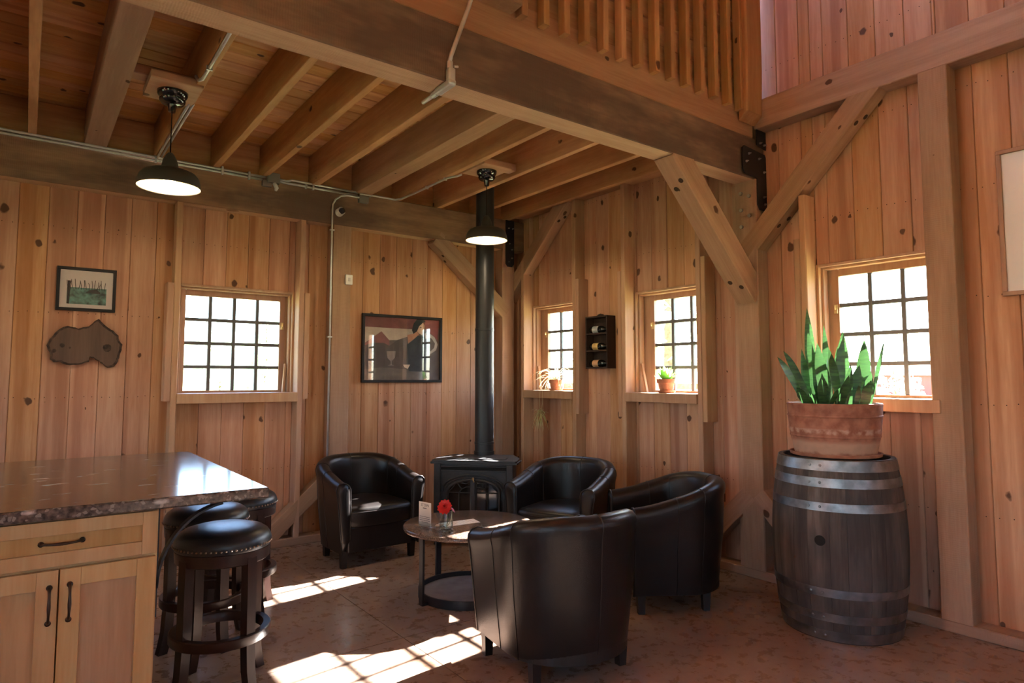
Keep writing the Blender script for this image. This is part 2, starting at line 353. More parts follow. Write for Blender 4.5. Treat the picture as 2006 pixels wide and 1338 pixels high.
def pot_mat():
    m, nt, b = new_mat('banded_terracotta'); L = nt.links; tc = N(nt, 'ShaderNodeTexCoord'); sp = N(nt, 'ShaderNodeSeparateXYZ'); L.new(tc.outputs['Object'], sp.inputs[0])
    n1 = N(nt, 'ShaderNodeTexNoise'); n1.inputs['Scale'].default_value = 22; n1.inputs['Detail'].default_value = 6; L.new(tc.outputs['Object'], n1.inputs['Vector'])
    z = mathn(nt, 'ADD', sp.outputs[2], mathn(nt, 'MULTIPLY', mathn(nt, 'SUBTRACT', n1.outputs[0], .5), .035))
    base = ramp(nt, n1.outputs[0], .35, .65, (0.23,0.088,0.055), (0.36,0.155,0.10))
    lime = ramp(nt, z, .075, .095, (1,1,1), (0,0,0)); low = ramp(nt, z, .015, .03)
    c = mixc(nt, mathn(nt, 'MULTIPLY', mathn(nt, 'MULTIPLY', lime, low), .55), base, (0.50,0.37,0.27))
    band = mathn(nt, 'MULTIPLY', ramp(nt, z, .128, .136), ramp(nt, z, .152, .160, (1,1,1), (0,0,0)))
    c = mixc(nt, mathn(nt, 'MULTIPLY', band, mathn(nt, 'MULTIPLY', ramp(nt, n1.outputs[0], .42, .6), .5)), c, (0.56,0.45,0.38))
    L.new(c, b.inputs['Base Color']); b.inputs['Roughness'].default_value = .8
    return m
M['pot'] = pot_mat()
def leaf_mat(name, c0, c1, band=0.0, trans=.25):
    m, nt, b = new_mat(name); L = nt.links; tc = N(nt, 'ShaderNodeTexCoord')
    n1 = N(nt, 'ShaderNodeTexNoise'); n1.inputs['Scale'].default_value = 1; n1.inputs['Detail'].default_value = 5
    mp = N(nt, 'ShaderNodeMapping'); mp.inputs['Scale'].default_value = (14, 14, 70 if band else 14); L.new(tc.outputs['Object'], mp.inputs[0]); L.new(mp.outputs[0], n1.inputs['Vector'])
    L.new(ramp(nt, n1.outputs[0], .38, .6, c0, c1), b.inputs['Base Color']); b.inputs['Roughness'].default_value = .38
    tr = N(nt, 'ShaderNodeBsdfTranslucent'); tr.inputs[0].default_value = (*[min(1, q*2.2) for q in c1], 1); mx = N(nt, 'ShaderNodeMixShader'); mx.inputs[0].default_value = trans
    L.new(b.outputs[0], mx.inputs[1]); L.new(tr.outputs[0], mx.inputs[2]); L.new(mx.outputs[0], nt.nodes['Material Output'].inputs[0])
    return m
M['snake'] = leaf_mat('snake_leaf', (0.008,0.028,0.012), (0.040,0.105,0.030), 1, .08)
M['succ'] = leaf_mat('succulent_leaf', (0.10,0.28,0.04), (0.28,0.48,0.12))
M['spider'] = leaf_mat('spider_leaf', (0.42,0.38,0.16), (0.62,0.56,0.30))
M['petal'] = leaf_mat('red_petal', (0.40,0.006,0.006), (0.62,0.015,0.012), 0, .1)
M['pink'] = leaf_mat('pink_petal', (0.55,0.10,0.25), (0.75,0.25,0.40))
M['stem'] = plain('flower_stem', (0.10,0.16,0.05), .5)
M['grass'] = noisy('meadow_grass', (0.16,0.22,0.08), (0.30,0.32,0.14), 2.5, .9)
M['tree'] = leaf_mat('tree_foliage', (0.30,0.40,0.24), (0.48,0.56,0.36), 0, .5)  # glare through the windows put into the pale leaf colour
M['trunk'] = noisy('tree_bark', (0.10,0.08,0.06), (0.2,0.16,0.12), 14, .9, .5)
M['barnred'] = plain('far_red_paint', (0.45,0.10,0.07), .8)
M['barnroof'] = plain('far_grey_roof', (0.42,0.43,0.45), .7)

# ------------------------------------------------------------------ the room shell
YA, XB, PR = 5.475, 4.145, 0.125           # board planes of the two walls in view and how far the frame stands proud
YF, XF = YA-PR, XB-PR
XL, YN, ZR = -4.6, -4.6, 5.3               # left wall, wall behind the camera, roof
ZC = 3.255                                 # underside of the loft floor boards
SILL = 1.235
WIN_A = [(0.90, 1.79, 1.20, 2.075)]
WIN_B = [(4.46, 5.19, 1.20, 2.085), (3.075, 3.80, 1.20, 2.085), (1.465, 2.20, 1.20, 2.095)]
FILL_OPENING_B = (-1.9, -1.2, 1.1, 2.2)            # unseen opening added in the right wall so sun bounces off the floor
def rects_around(u0, u1, z0, z1, wins):
    out = []; cuts = sorted(wins); u = u0
    for (a, b, c, d) in cuts:
        if a > u: out.append((u, a, z0, z1))
        out.append((a, b, z0, c)); out.append((a, b, d, z1)); u = b
    if u < u1: out.append((u, u1, z0, z1))
    return out
def shell_wall(name, mapf, u0, u1, z0, z1, wins, t0, t1, mat):
    mb = MB()
    for (a, b, c, d) in rects_around(u0, u1, z0, z1, wins):
        q0, q1 = mapf(a, t0, c), mapf(b, t1, d)
        mb.box(min(q0[0],q1[0]), max(q0[0],q1[0]), min(q0[1],q1[1]), max(q0[1],q1[1]), c, d)
    return struct(mb.build(name, mat))
mapA = lambda u, d, z: (u, YA+d, z)
mapB = lambda u, d, z: (XB+d, u, z)
wall_back = shell_wall('wall_back', mapA, XL, XB+.16, 0, ZR, WIN_A, .021, .16, M['pine'])
wall_right = shell_wall('wall_right', mapB, YN, YA+.021, 0, ZR, WIN_B+[FILL_OPENING_B], .021, .16, M['pine'])
_bc = {}
def wall_board(w, h, mat):
    k = (round(w, 3), round(h, 3), mat.name)
    if k not in _bc:
        hw, t, c = w/2-.0006, .02, .0045
        prof = [(-hw,t),(-hw,c),(-hw+c*.8,0),(hw-c*.8,0),(hw,c),(hw,t)]
        v = [(a,b,0) for a,b in prof] + [(a,b,h) for a,b in prof]
        f = [(i, (i+1) % 6, 6+(i+1) % 6, 6+i) for i in range(6)] + [(5,4,3,2,1,0), (6,7,8,9,10,11)]
        m = bpy.data.meshes.new('board'); m.from_pydata(v, [], f); m.materials.append(mat)
        bm = bmesh.new(); bm.from_mesh(m); bmesh.ops.recalc_face_normals(bm, faces=bm.faces); bm.to_mesh(m); bm.free()
        _bc[k] = m
    return _bc[k]
def board_wall(parent, which, j0, pitch, u0, u1, z0, z1, wins, mat):
    k = math.floor((u0-j0)/pitch); u = j0 + k*pitch
    while u < u1:
        a, b = max(u, u0), min(u+pitch, u1); u += pitch
        segs = [(a, b, z0, z1)]
        for (wa, wb, wc, wd) in wins:
            if wa < b and wb > a:
                segs = []
                if a < wa: segs.append((a, wa, z0, z1))
                if b > wb: segs.append((wb, b, z0, z1))
                i0, i1 = max(a, wa), min(b, wb); segs += [(i0, i1, z0, wc), (i0, i1, wd, z1)]
        for (p, q, r0, r1) in segs:
            if q-p < .008: continue
            o = bpy.data.objects.new('board', wall_board(q-p, r1-r0, mat))
            dz = random.uniform(-.0012, .0012)
            if which == 'A': o.location = ((p+q)/2, YA+dz, r0)
            else: o.location = (XB+dz, (p+q)/2, r0); o.rotation_euler = (0, 0, -math.pi/2)
            link(o, parent)
PITCHB = 0.166
board_wall(wall_back, 'A', 2.403, PITCHB, -1.3, XB, 0.0, ZC, WIN_A, M['pine'])
board_wall(wall_right, 'B', 2.279, PITCHB, 0.2, YA, 0.0, ZR, WIN_B, M['pine'])
# rows of small nail heads across the boards
def nail_rows(parent, which, j0, u0, u1, wins, zrows):
    mb = MB(); u = j0 + math.ceil((u0-j0)/PITCHB)*PITCHB
    while u < u1-PITCHB:
        for z in zrows:
            for f in (.16, .5, .84):
                uu = u+PITCHB*f+random.uniform(-.008,.008); zz = z+random.uniform(-.006,.006); r0 = .0032
                if any(a-.01 < uu < b+.01 and c-.02 < zz < d+.02 for (a, b, c, d) in wins): continue
                ring = []
                for k in range(6):
                    p, q = uu+r0*math.cos(k*math.pi/3), zz+r0*math.sin(k*math.pi/3); ring.append((p, YA-.0018, q) if which == 'A' else (XB-.0018, p, q))
                mb.add(ring + [((uu, YA-.0024, zz) if which == 'A' else (XB-.0024, uu, zz))], [(k, (k+1) % 6, 6) for k in range(6)])
        u += PITCHB
    o = mb.build('nail_heads', M['groove'], parent); o['kind'] = 'stuff'; return o
nail_rows(wall_back, 'A', 2.403, -1.2, 3.86, WIN_A, (.62, 1.215, 1.80, 2.40))
nail_rows(wall_right, 'B', 2.279, .25, 5.3, WIN_B, (.62, 1.215, 1.80, 2.40, 2.98, 3.55))
# walls the photograph does not look at: plain boarded shells with unseen openings added for fill light
def far_wall(name, pieces):
    mb = MB()
    for p in pieces: mb.box(*p)
    return struct(mb.build(name, M['pine']))
wall_front = far_wall('wall_front', [(XL,-1.9,YN-.16,YN,0,ZR), (-1.9,-1.2,YN-.16,YN,0,1.1), (-1.9,-1.2,YN-.16,YN,2.1,ZR), (-1.2,0.9,YN-.16,YN,0,ZR), (0.9,1.8,YN-.16,YN,0,1.1), (0.9,1.8,YN-.16,YN,2.1,ZR), (1.8,XB+.16,YN-.16,YN,0,ZR)])
wall_left = far_wall('wall_left', [(XL-.16,XL,YN-.16,-3.0,0,ZR), (XL-.16,XL,-3.0,-1.2,0,1.0), (XL-.16,XL,-3.0,-1.2,2.4,ZR), (XL-.16,XL,-1.2,2.8,0,ZR), (XL-.16,XL,2.8,4.2,0,.9), (XL-.16,XL,2.8,4.2,2.1,ZR), (XL-.16,XL,4.2,YA+.16,0,ZR)])
# floor: slab with saw cuts
floor = struct(MB().build('floor', M['groove'])) if False else None
mb = MB(); mb.box(XL-.2, XB+.2, YN-.2, YA+.2, -.2, -.006); floor = struct(mb.build('floor', M['floor']))
xs = [XL, -1.42, 1.637, XB]; ys = [YN, -2.9, 0.12, 3.14, YA]
for i in range(3):
    for j in range(4):
        mb = MB(); g = .0025
        mb.box(xs[i]+g, xs[i+1]-g, ys[j]+g, ys[j+1]-g, -.03, 0); mb.build('floor_slab', M['floor'], floor)
# roof over the tall part, loft floor over the low part
mb = MB(); mb.box(XL-.16, XB+.16, YN-.16, 2.6, ZR, ZR+.1); mb.box(XL-.16, XB+.16, 2.6, YA+.16, ZC+.02, ZC+.06)
ceiling = struct(mb.build('ceiling', M['ceil']))
y = 2.74
while y < YA-.01:
    y1 = min(y+.132, YA)
    bx = timber('board', (-1.6, (y+y1)/2, ZC+.01), (XB, (y+y1)/2, ZC+.01), y1-y-.006, .02, (0,1,0), M['ceil'], ceiling, ch=.007, seg=1, jit=.0004)
    y = y1
# joists (x ranges of their undersides)
JO = [(-.06,-.013,0),(.256,.392,1),(.692,.738,0),(1.09,1.138,0),(1.463,1.51,0),(1.87,1.93,0),(2.262,2.407,1),(2.655,2.702,0),(3.092,3.14,0),(3.515,3.565,0),(3.905,3.955,0),(-.42,-.374,0),(-.80,-.755,0),(-1.18,-1.13,0)]
for (a, b, big) in JO:
    bbeam('joist', a, b, 2.73, YA-.04, 2.985, ZC-.001, 'y', M['post'] if big else M['joist'], ceiling, ch=.003)
# blocking boards between the joists above the wall beam, and over the main beam
bbeam('rim_board', -1.6, XB, YA-.04, YA-.002, 2.99, ZC-.001, 'x', M['joist'], ceiling)
# main beam
M['beampale'] = wood('pale_beam_underside', (0.62,0.42,0.26), (0.50,0.31,0.18), kscale=3.5, ksize=.14, var=.1, saw=.4, bump=.35, rough=.75, knot=(.30,.17,.09))  # paler wood tone, used only on the downward faces of the beams
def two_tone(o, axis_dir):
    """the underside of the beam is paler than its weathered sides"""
    o.data.materials.append(M['beampale'])
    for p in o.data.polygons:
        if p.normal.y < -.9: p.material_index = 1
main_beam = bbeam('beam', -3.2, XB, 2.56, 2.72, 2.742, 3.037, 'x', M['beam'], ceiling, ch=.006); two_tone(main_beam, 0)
# wall A frame
sill_a = bbeam('sill_plate', -1.4, 4.0, YF, YA, 0, .065, 'x', M['post'], wall_back)
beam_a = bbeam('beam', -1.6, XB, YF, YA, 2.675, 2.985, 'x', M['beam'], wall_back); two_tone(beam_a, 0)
bbeam('post', 2.07, 2.235, YF, YA, .065, 2.675, 'z', M['post'], wall_back)
bbeam('post', 3.868, 4.02, YF, YA, 0.0, 2.985, 'z', M['post'], wall_back)
for a, b in ((.857,.90),(1.79,1.835)):
    bbeam('stud', a, b, YF, YA, .065, 2.675, 'z', M['stud'], wall_back)
for a, b in ((.812,.856),(1.836,1.88)):
    bbeam('trimmer', a, b, YF, YA, 1.18, 2.06, 'z', M['stud'], wall_back)
def knee(name, parent, p0, p1, w, d, side):   # knee brace with two peg holes at each end
    o = timber(name, p0, p1, w, d, side, M['post'], parent)
    p0, p1 = Vector(p0), Vector(p1); z = (p1-p0); L = z.length; return o
# knee brace under the wall beam down to the corner post
knee('brace', wall_back, (3.10, YF+.055, 2.70), (3.93, YF+.055, 2.02), .11, .155, (0,1,0))
# low knee braces either side of the post
knee('brace', wall_back, (1.50, YF+.05, -.0), (2.12, YF+.05, .56), .10, .125, (0,1,0))
knee('brace', wall_back, (2.80, YF+.05, -.0), (2.18, YF+.05, .56), .10, .125, (0,1,0))
# wall B frame
bbeam('sill_plate', XF, XB, .2, YF, 0, .06, 'y', M['post'], wall_right)
bbeam('girt', XF, XB, .2, 2.55, 3.094, 3.292, 'y', M['post'], wall_right)
bbeam('girt', XF, XB, 2.73, YF, 3.02, 3.25, 'y', M['joist'], wall_right)
bbeam('post', XF, XB, 2.55, 2.715, .06, 2.742, 'z', M['post'], wall_right)
bbeam('post', XF, XB, 1.36, 1.508, .06, 3.094, 'z', M['post'], wall_right)
bbeam('stud', XF+.03, XB, 2.716, 2.762, .06, 2.74, 'z', M['stud'], wall_right)
for a, b in ((5.19,5.235),(4.417,4.46),(3.80,3.843),(3.03,3.075),(2.20,2.245)):
    bbeam('stud', XF, XB, a, b, .06, 2.545 if a > 5 else (3.02 if a > 2.5 else 2.55), 'z', M['stud'], wall_right)
for a, b in ((4.375,4.416),(3.844,3.885),(2.988,3.029),(2.246,2.287)):
    bbeam('trimmer', XF, XB, a, b, 1.03, 2.265, 'z', M['stud'], wall_right)
# brace beam -> post B (plane of the main beam)
knee('brace', wall_right, (3.205, 2.635, 2.79), (4.06, 2.635, 1.93), .15, .165, (0,1,0))
# wall B braces: post B up to the girt, corner post up to the loft, low ones
knee('brace', wall_right, (XF+.06, 2.66, 2.23), (XF+.06, 1.74, 3.17), .12, .14, (1,0,0))
knee('brace', wall_right, (XF+.06, 5.52, 2.20), (XF+.06, 4.54, 3.10), .12, .14, (1,0,0))
knee('brace', wall_right, (XF+.05, 3.20, -.0), (XF+.05, 2.66, .56), .10, .125, (1,0,0))
knee('brace', wall_right, (XF+.05, 2.06, -.0), (XF+.05, 2.60, .56), .10, .125, (1,0,0))
# peg holes (dark plugs) in the braces
def plug(parent, c, nrm, r=.014):
    mb = MB(); n = Vector(nrm).normalized(); mb.tube([Vector(c)-n*.004, Vector(c)+n*.0015], r, 10)
    return mb.build('peg', M['groove'], parent)
def on_brace(p0, p1, t, side, w, off):     # a point on the brace's face
    p0, p1 = Vector(p0), Vector(p1); z = (p1-p0).normalized(); x = Vector(side); y = z.cross(x)
    return p0 + (p1-p0)*t, z, x, y
# steel brackets at the posts
def bracket(poly, plane, parent, bolts):
    """flat steel plate cut to an outline; plane = ('y', v) with points (x,z)"""
    mb = MB(); Mx = Matrix(((1,0,0,0),(0,0,-1,plane),(0,1,0,0),(0,0,0,1)))
    mb.prism(poly, 0, .007, Mx); o = mb.build('steel_bracket', M['steelblack'], parent)
    for (bx_, bz_) in bolts:
        b = MB(); b.tube([(bx_, plane-.006, bz_), (bx_, plane-.018, bz_)], .008, 6); b.tube([(bx_, plane-.006, bz_), (bx_, plane-.028, bz_)], .0042, 6); b.build('bolt', M['bolt'], o)
    return o
bracket([(3.855,2.905),(3.875,2.925),(4.035,2.90),(4.03,2.62),(4.05,2.585),(4.125,2.56),(4.14,2.60),(4.14,2.90),(4.04,2.775),(4.04,2.775)][:0] or
        [(3.862,2.93),(3.885,2.95),(4.13,2.93),(4.142,2.91),(4.142,2.545),(4.125,2.525),(4.055,2.525),(4.03,2.56),(4.03,2.745),(3.885,2.755),(3.862,2.785)], 2.548, wall_right,
        [(3.93,2.90),(3.90,2.84),(4.05,2.885),(4.11,2.80),(4.10,2.62),(4.11,2.57)])
bracket([(4.03,3.02),(4.142,3.02),(4.142,2.975),(4.142,3.14),(4.10,3.155),(4.03,3.09)][:0] or [(4.03,2.985),(4.142,2.965),(4.142,3.16),(4.095,3.165),(4.03,3.09)], 2.545, wall_right, [(4.065,3.0),(4.115,2.995),(4.09,3.12)])
bracket([(3.905,2.985),(4.012,2.985),(4.012,2.53),(3.985,2.50),(3.93,2.50),(3.905,2.53),(3.905,2.72),(3.905,2.86)], YF-.001, wall_back, [(3.94,2.90),(3.99,2.90),(3.95,2.74),(3.98,2.68),(3.98,2.59),(3.94,2.55)])
for (yy, zz) in ((2.665,2.66),(2.60,2.63),(2.665,2.54),(2.60,2.49),(2.665,2.42)):
    b = MB(); b.tube([(XF+.001, yy, zz), (XF-.012, yy, zz)], .013, 10); b.build('bolt', M['bolt'], wall_right)
# peg holes in the undersides of the braces
def pegs(parent, p0, p1, half, side, spots):
    p0, p1, side = Vector(p0), Vector(p1), Vector(side); ax = (p1-p0).normalized(); n = ax.cross(side).normalized()
    if n.z > 0: n = -n
    for (t, s) in spots: plug(parent, p0.lerp(p1, t) + side*s + n*half, n, .017)
pegs(wall_right, (3.205,2.635,2.79), (4.06,2.635,1.93), .0825, (0,1,0), ((.15,-.035),(.19,.03),(.84,.03),(.88,-.035)))
pegs(wall_right, (XF+.06,2.66,2.23), (XF+.06,1.74,3.17), .07, (1,0,0), ((.22,-.02),(.27,.025),(.80,-.02),(.84,.025)))
pegs(wall_right, (XF+.06,5.52,2.20), (XF+.06,4.54,3.10), .07, (1,0,0), ((.24,-.02),(.28,.025),(.80,-.02),(.84,.025)))
pegs(wall_back, (3.10,YF+.055,2.70), (3.93,YF+.055,2.02), .0775, (0,1,0), ((.16,-.02),(.22,.025)))

# ------------------------------------------------------------------ loft railing above the main beam
rail = empty('loft_railing', (2.6, 2.56, 3.037)); tag(rail, 'vertical pine balusters of the loft railing above the big weathered beam', 'railing')  # railing woods picked darker; the weaker loft light is put into their colour
def to_local(o, root):
    o.matrix_local = root.matrix_world.inverted() @ o.matrix_local
def rpart(o): o.parent = rail; o.location = Vector(o.location) - Vector(rail.location); return o
rpart(bbeam('fascia_board', -3.0, 4.02, 2.562, 2.60, 3.037, 3.275, 'x', M['fascia']))
k = 0; z = 3.275
while z < 4.6:
    rpart(bbeam('rail_board', -3.0, 4.02, 2.575+.006*(k % 2), 2.60, z+.002, z+.138, 'x', M['joist'], ch=.004)); z += .14; k += 1
x = 1.947
xs_b = []
while x < 3.86: xs_b.append(x); x += .1445
x = 1.947-.1445*3
while x > -2: xs_b.append(x); x -= .1445
for x in xs_b:
    rpart(bbeam('baluster', x-.018, x+.022, 2.505, 2.561, 3.185+random.uniform(-.006,.006), 4.6, 'z', M['joist'], ch=.003, seg=3))
rpart(bbeam('railing_post', 1.70, 1.90, 2.46, 2.561, 3.20, 4.6, 'z', M['post']))
# upright beside the right wall with its chamfered foot
cp = timber('newel_post', (3.925, 2.515, 3.115), (3.925, 2.515, 4.6), .185, .09, (1,0,0), M['fascia'], None, ch=.012, seg=4)
for v in cp.data.vertices:
    if v.co.z < .01: v.co.z += .0 if v.co.y > 0 else .05; v.co.y *= .8
rpart(cp)

# ------------------------------------------------------------------ windows
def make_window(name, mapf, which, spec, cols, rows, latch_side, glass=None):
    (u0, u1, _, z1) = spec; z0 = SILL
    root = struct(empty(name, mapf((u0+u1)/2, 0, z0)))
    org = Vector(root.location)
    def part(nm, boxes, mat, parent=root, ch=.0025):
        mb = MB()
        for (a, b, c, d, e, f) in boxes:    # u0,u1,d0,d1,z0,z1
            p, q = mapf(a, c, e), mapf(b, d, f)
            lo = [min(p[i], q[i])-org[i] for i in range(3)]; hi = [max(p[i], q[i])-org[i] for i in range(3)]
            mb.cbox(lo[0], hi[0], lo[1], hi[1], lo[2], hi[2], ch)
        return mb.build(nm, mat, parent)
    t = .018
    part('casing', [(u0,u0+t,-.012,.16,z0,z1)], M['stud']); part('casing', [(u1-t,u1,-.012,.16,z0,z1)], M['stud']); part('casing', [(u0+t,u1-t,-.012,.16,z1-t,z1)], M['stud'])
    s = .016; a, b = u0+t, u1-t
    if glass: part('jamb', [(u0+t,max(u0+t+.004,glass[0]-.046),.085,.15,z0,z1-t)], M['stud']); part('jamb', [(min(u1-t-.004,glass[1]+.046),u1-t,.085,.15,z0,z1-t)], M['stud'])
    part('stop', [(a,a+s,.02,.075,z0,z1-t)], M['stud']); part('stop', [(b-s,b,.02,.075,z0,z1-t)], M['stud']); part('stop', [(a+s,b-s,.02,.075,z1-t-s,z1-t)], M['stud'])
    # sash
    st = .046; a += .012; b -= .012
    if glass: a, b = glass[0]-st, glass[1]+st
    zt = z1-t-.014; zb = z0-.012; d0, d1 = .08, .118
    sash = part('sash', [(a,a+st,d0,d1,zb,zt), (b-st,b,d0,d1,zb,zt), (a+st,b-st,d0,d1,zt-st,zt), (a+st,b-st,d0,d1,zb,zb+.03)], M['sash'])
    ga, gb, gz0, gz1 = a+st, b-st, zb+.03, zt-st
    mw = .026
    for i in range(1, cols):
        u = ga+(gb-ga)*i/cols; part('muntin', [(u-mw/2,u+mw/2,d0+.006,d1-.004,gz0,gz1)], M['muntin'], sash, .004)
    for j in range(1, rows):
        z = gz0+(gz1-gz0)*j/rows; part('muntin', [(ga,gb,d0+.008,d1-.006,z-mw/2,z+mw/2)], M['muntin'], sash, .004)
    dm = (d0+d1)/2
    for i in range(cols):
        for j in range(rows):
            p, q = mapf(ga+(gb-ga)*i/cols, dm, gz0+(gz1-gz0)*j/rows), mapf(ga+(gb-ga)*(i+1)/cols, dm, gz0+(gz1-gz0)*(j+1)/rows)
            p = Vector(p)-org; q = Vector(q)-org
            me_obj('pane', [(p.x,p.y,p.z),(q.x,q.y,p.z),(q.x,q.y,q.z),(p.x,p.y,q.z)], [(0,1,2,3)], M['pane'], sash)
    # sill board running between the studs
    o = part('sill', [(u0-.002,u1+.002,-.142,.08,z0-.075,z0)], M['stud'], ch=.004)
    # latch
    us = a+st*.55 if latch_side < 0 else b-st*.55; zz = gz0+(gz1-gz0)*.72
    part('latch', [(us-.012,us+.012,d0-.006,d0+.001,zz-.03,zz+.03),(us-.004,us+.004,d0-.022,d0,zz-.006,zz+.022)], M['brass'], sash, .002)
    return root
M['muntin'] = plain('muntin_grey', (0.11,0.11,0.115), .55)
win1 = make_window('window_1', mapA, 'A', WIN_A[0], 4, 4, 1, (.974,1.697))
win2 = make_window('window_2', mapB, 'B', WIN_B[0], 3, 4, 1, (4.485,5.055))
win3 = make_window('window_3', mapB, 'B', WIN_B[1], 3, 4, 1, (3.093,3.657))
win4 = make_window('window_4', mapB, 'B', WIN_B[2], 3, 4, 1, (1.525,2.100))
# frames of the unseen openings added to let in fill light
def fill_opening(name, pl, a0, a1, z0, z1, axis):
    mb = MB(); w = .05
    def bx(p, q, r, s):
        if axis == 'y': mb.box(p, q, pl-.05, pl, r, s)
        else: mb.box(pl-.05, pl, p, q, r, s)
    bx(a0,a0+w,z0,z1); bx(a1-w,a1,z0,z1); bx(a0,a1,z1-w,z1); bx(a0,a1,z0,z0+w); n = max(1, round((a1-a0)/.9))
    for i in range(1, n): u = a0+(a1-a0)*i/n; bx(u-.02,u+.02,z0,z1)
    return struct(mb.build(name, M['sash']))
fill_opening('fill_opening_5', YN-.05, -1.9, -1.2, 1.1, 2.1, 'y'); fill_opening('fill_opening_6', YN-.05, .9, 1.8, 1.1, 2.1, 'y')
fill_opening('fill_opening_7', XL-.05, -3.0, -1.2, 1.0, 2.4, 'x'); fill_opening('fill_opening_8', XL-.05, 2.8, 4.2, .9, 2.1, 'x')
fill_opening('fill_opening_9', XB+.12, -1.9, -1.2, 1.1, 2.2, 'x')

# ------------------------------------------------------------------ armchairs
def chair_path():
    pts = []; a, b = .355, .315; y0 = -.32
    for i in range(9): y = y0 + (0-y0)*i/9; pts.append((Vector((-a, y)), Vector((-1, 0))))
    for i in range(33):
        th = math.pi - math.pi*i/32; pts.append((Vector((a*math.cos(th), b*math.sin(th))), Vector((math.cos(th)/a, math.sin(th)/b)).normalized()))
    for i in range(8, -1, -1): y = y0 + (0-y0)*i/9; pts.append((Vector((a, y)), Vector((1, 0))))
    return pts
def chair_h(y):
    t = max(0, min(1, (y+.32)/.60)); t = t*t*(3-2*t)*.55 + t*.45
    return .605 + .140*t
def chair_prof(h):
    """(inset from the outer line, height) from outer bottom over the rolled top to inner bottom"""
    p = [(.050,.105),(.034,.25),(.018,.40)]
    p += [(.006, h-.10), (-.004, h-.055), (.000, h-.028), (.016, h-.008), (.045, h), (.072, h-.006), (.094, h-.024), (.102, h-.05), (.104, h-.10), (.106,.40), (.108,.20)]
    return p
def make_chair(loc, rz, label):
    root = empty('armchair', (*loc, 0), rz); tag(root, label, 'armchair', 'black leather tub chairs around the coffee table')
    path = chair_path(); n = len(path); mb = MB(); rows = []
    for (p, nn) in path:
        h = chair_h(p.y); rows.append([Vector((p.x-nn.x*o, p.y-nn.y*o, z)) for (o, z) in chair_prof(h)])
    k = len(rows[0]); v = [q for r_ in rows for q in r_]; f = []
    for i in range(n-1):
        for j in range(k-1): f.append((i*k+j, i*k+j+1, (i+1)*k+j+1, (i+1)*k+j))
        f.append((i*k, (i+1)*k, (i+1)*k+k-1, i*k+k-1))
    mb.add(v, f)
    shell = mb.build('shell', M['leather'], root, auto=R(50))
    # padded front panels of the arms with piping
    for s, row in ((-1, rows[0]), (1, rows[-1])):
        mb = MB(); c = sum(row, Vector())/k; m = len(row)
        out = [Vector((q.x, q.y, q.z)) for q in row]; mid = [c + (q-c)*.86 + Vector((0,-.012,0)) for q in row]; inn = [c + (q-c)*.5 + Vector((0,-.017,0)) for q in row]
        for q in inn: q.z = c.z + (q.z-c.z)*1.45
        vv = out + mid + inn; ff = []
        for j in range(m):
            j2 = (j+1) % m; ff += [(j, j2, m+j2, m+j), (m+j, m+j2, 2*m+j2, 2*m+j)]
        ff.append(tuple(2*m+j for j in range(m)))
        mb.add(vv, ff); mb.build('arm_front', M['leather'], root, auto=R(60))
        mb = MB(); mb.tube([q + Vector((0,-.004,0)) for q in row], .0055, 6); mb.build('piping', M['leather'], root, smooth=True)
    # seat cushion
    inner = []
    for (p, nn) in path:
        q = p - nn*.108
        inner.append(Vector((q.x, max(q.y, -.335))))
    front = [Vector((inner[-1].x*(1-2*i/8), -.335 - .018*math.sin(math.pi*i/8))) for i in range(1, 8)]
    loop = inner + front; m = len(loop); cc = Vector((0, -.03)); lev = []
    for (sc, z) in ((.97,.285),(1.0,.30),(1.0,.385),(.985,.408),(.93,.424),(.75,.435),(.4,.440)):
        lev.append([(cc.x+(q.x-cc.x)*sc, cc.y+(q.y-cc.y)*sc, z) for q in loop])
    vv = [q for l in lev for q in l]; ff = []
    for a in range(len(lev)-1):
        for j in range(m): ff.append((a*m+j, a*m+(j+1) % m, (a+1)*m+(j+1) % m, (a+1)*m+j))
    ff += [tuple(range(m))[::-1], tuple((len(lev)-1)*m+j for j in range(m))]
    mb = MB(); mb.add(vv, ff); cu = mb.build('seat_cushion', M['leather'], root, auto=R(45))
    mb = MB(); mb.tube([(q.x, q.y, .388) for q in ([inner[-1]]+front+[inner[0]])], .005, 6); mb.build('piping', M['leather'], cu, smooth=True)
    # front rail and underside
    mb = MB(); mb.cbox(-.262, .262, -.315, -.25, .105, .287, .012); mb.build('front_rail', M['leather'], root)
    mb = MB(); mb.prism([(q.x*.86, q.y*.86) for q in [p for p, _ in path]], .106, .20); mb.build('underframe', M['legblack'], root)
    for (x, y) in ((-.275,-.275),(.275,-.275),(-.235,.12),(.235,.12)):
        mb = MB(); a, b = .024, .019
        mb.add([(x-a,y-a,.12),(x+a,y-a,.12),(x+a,y+a,.12),(x-a,y+a,.12),(x-b,y-b,0),(x+b,y-b,0),(x+b,y+b,0),(x-b,y+b,0)], [(0,1,2,3),(7,6,5,4),(0,4,5,1),(1,5,6,2),(2,6,7,3),(3,7,4,0)])
        mb.build('leg', M['legblack'], root)
    # stitched seams running over the shell
    for i in (7, 12, 25, 38, 43):
        if i >= n: continue
        mb = MB(); row = rows[i]; c = sum(row, Vector())/k
        mb.tube([q + (q-c).normalized()*.0008 for q in row], .0026, 5); mb.build('seam', M['leather'], shell, smooth=True)
    return root
make_chair((2.135, 4.80), R(2), 'black leather tub chair backing the pine wall below the big picture, left of the stove')
make_chair((3.25, 3.66), R(-68), 'black leather tub chair just right of the stove, its seat facing the table')
make_chair((3.28, 2.72), R(-123.2), 'black leather tub chair nearest the wooden barrel, seen from its side')
make_chair((2.105, 2.40), R(171.3), 'nearest black leather tub chair, its back to the camera in front of the coffee table')

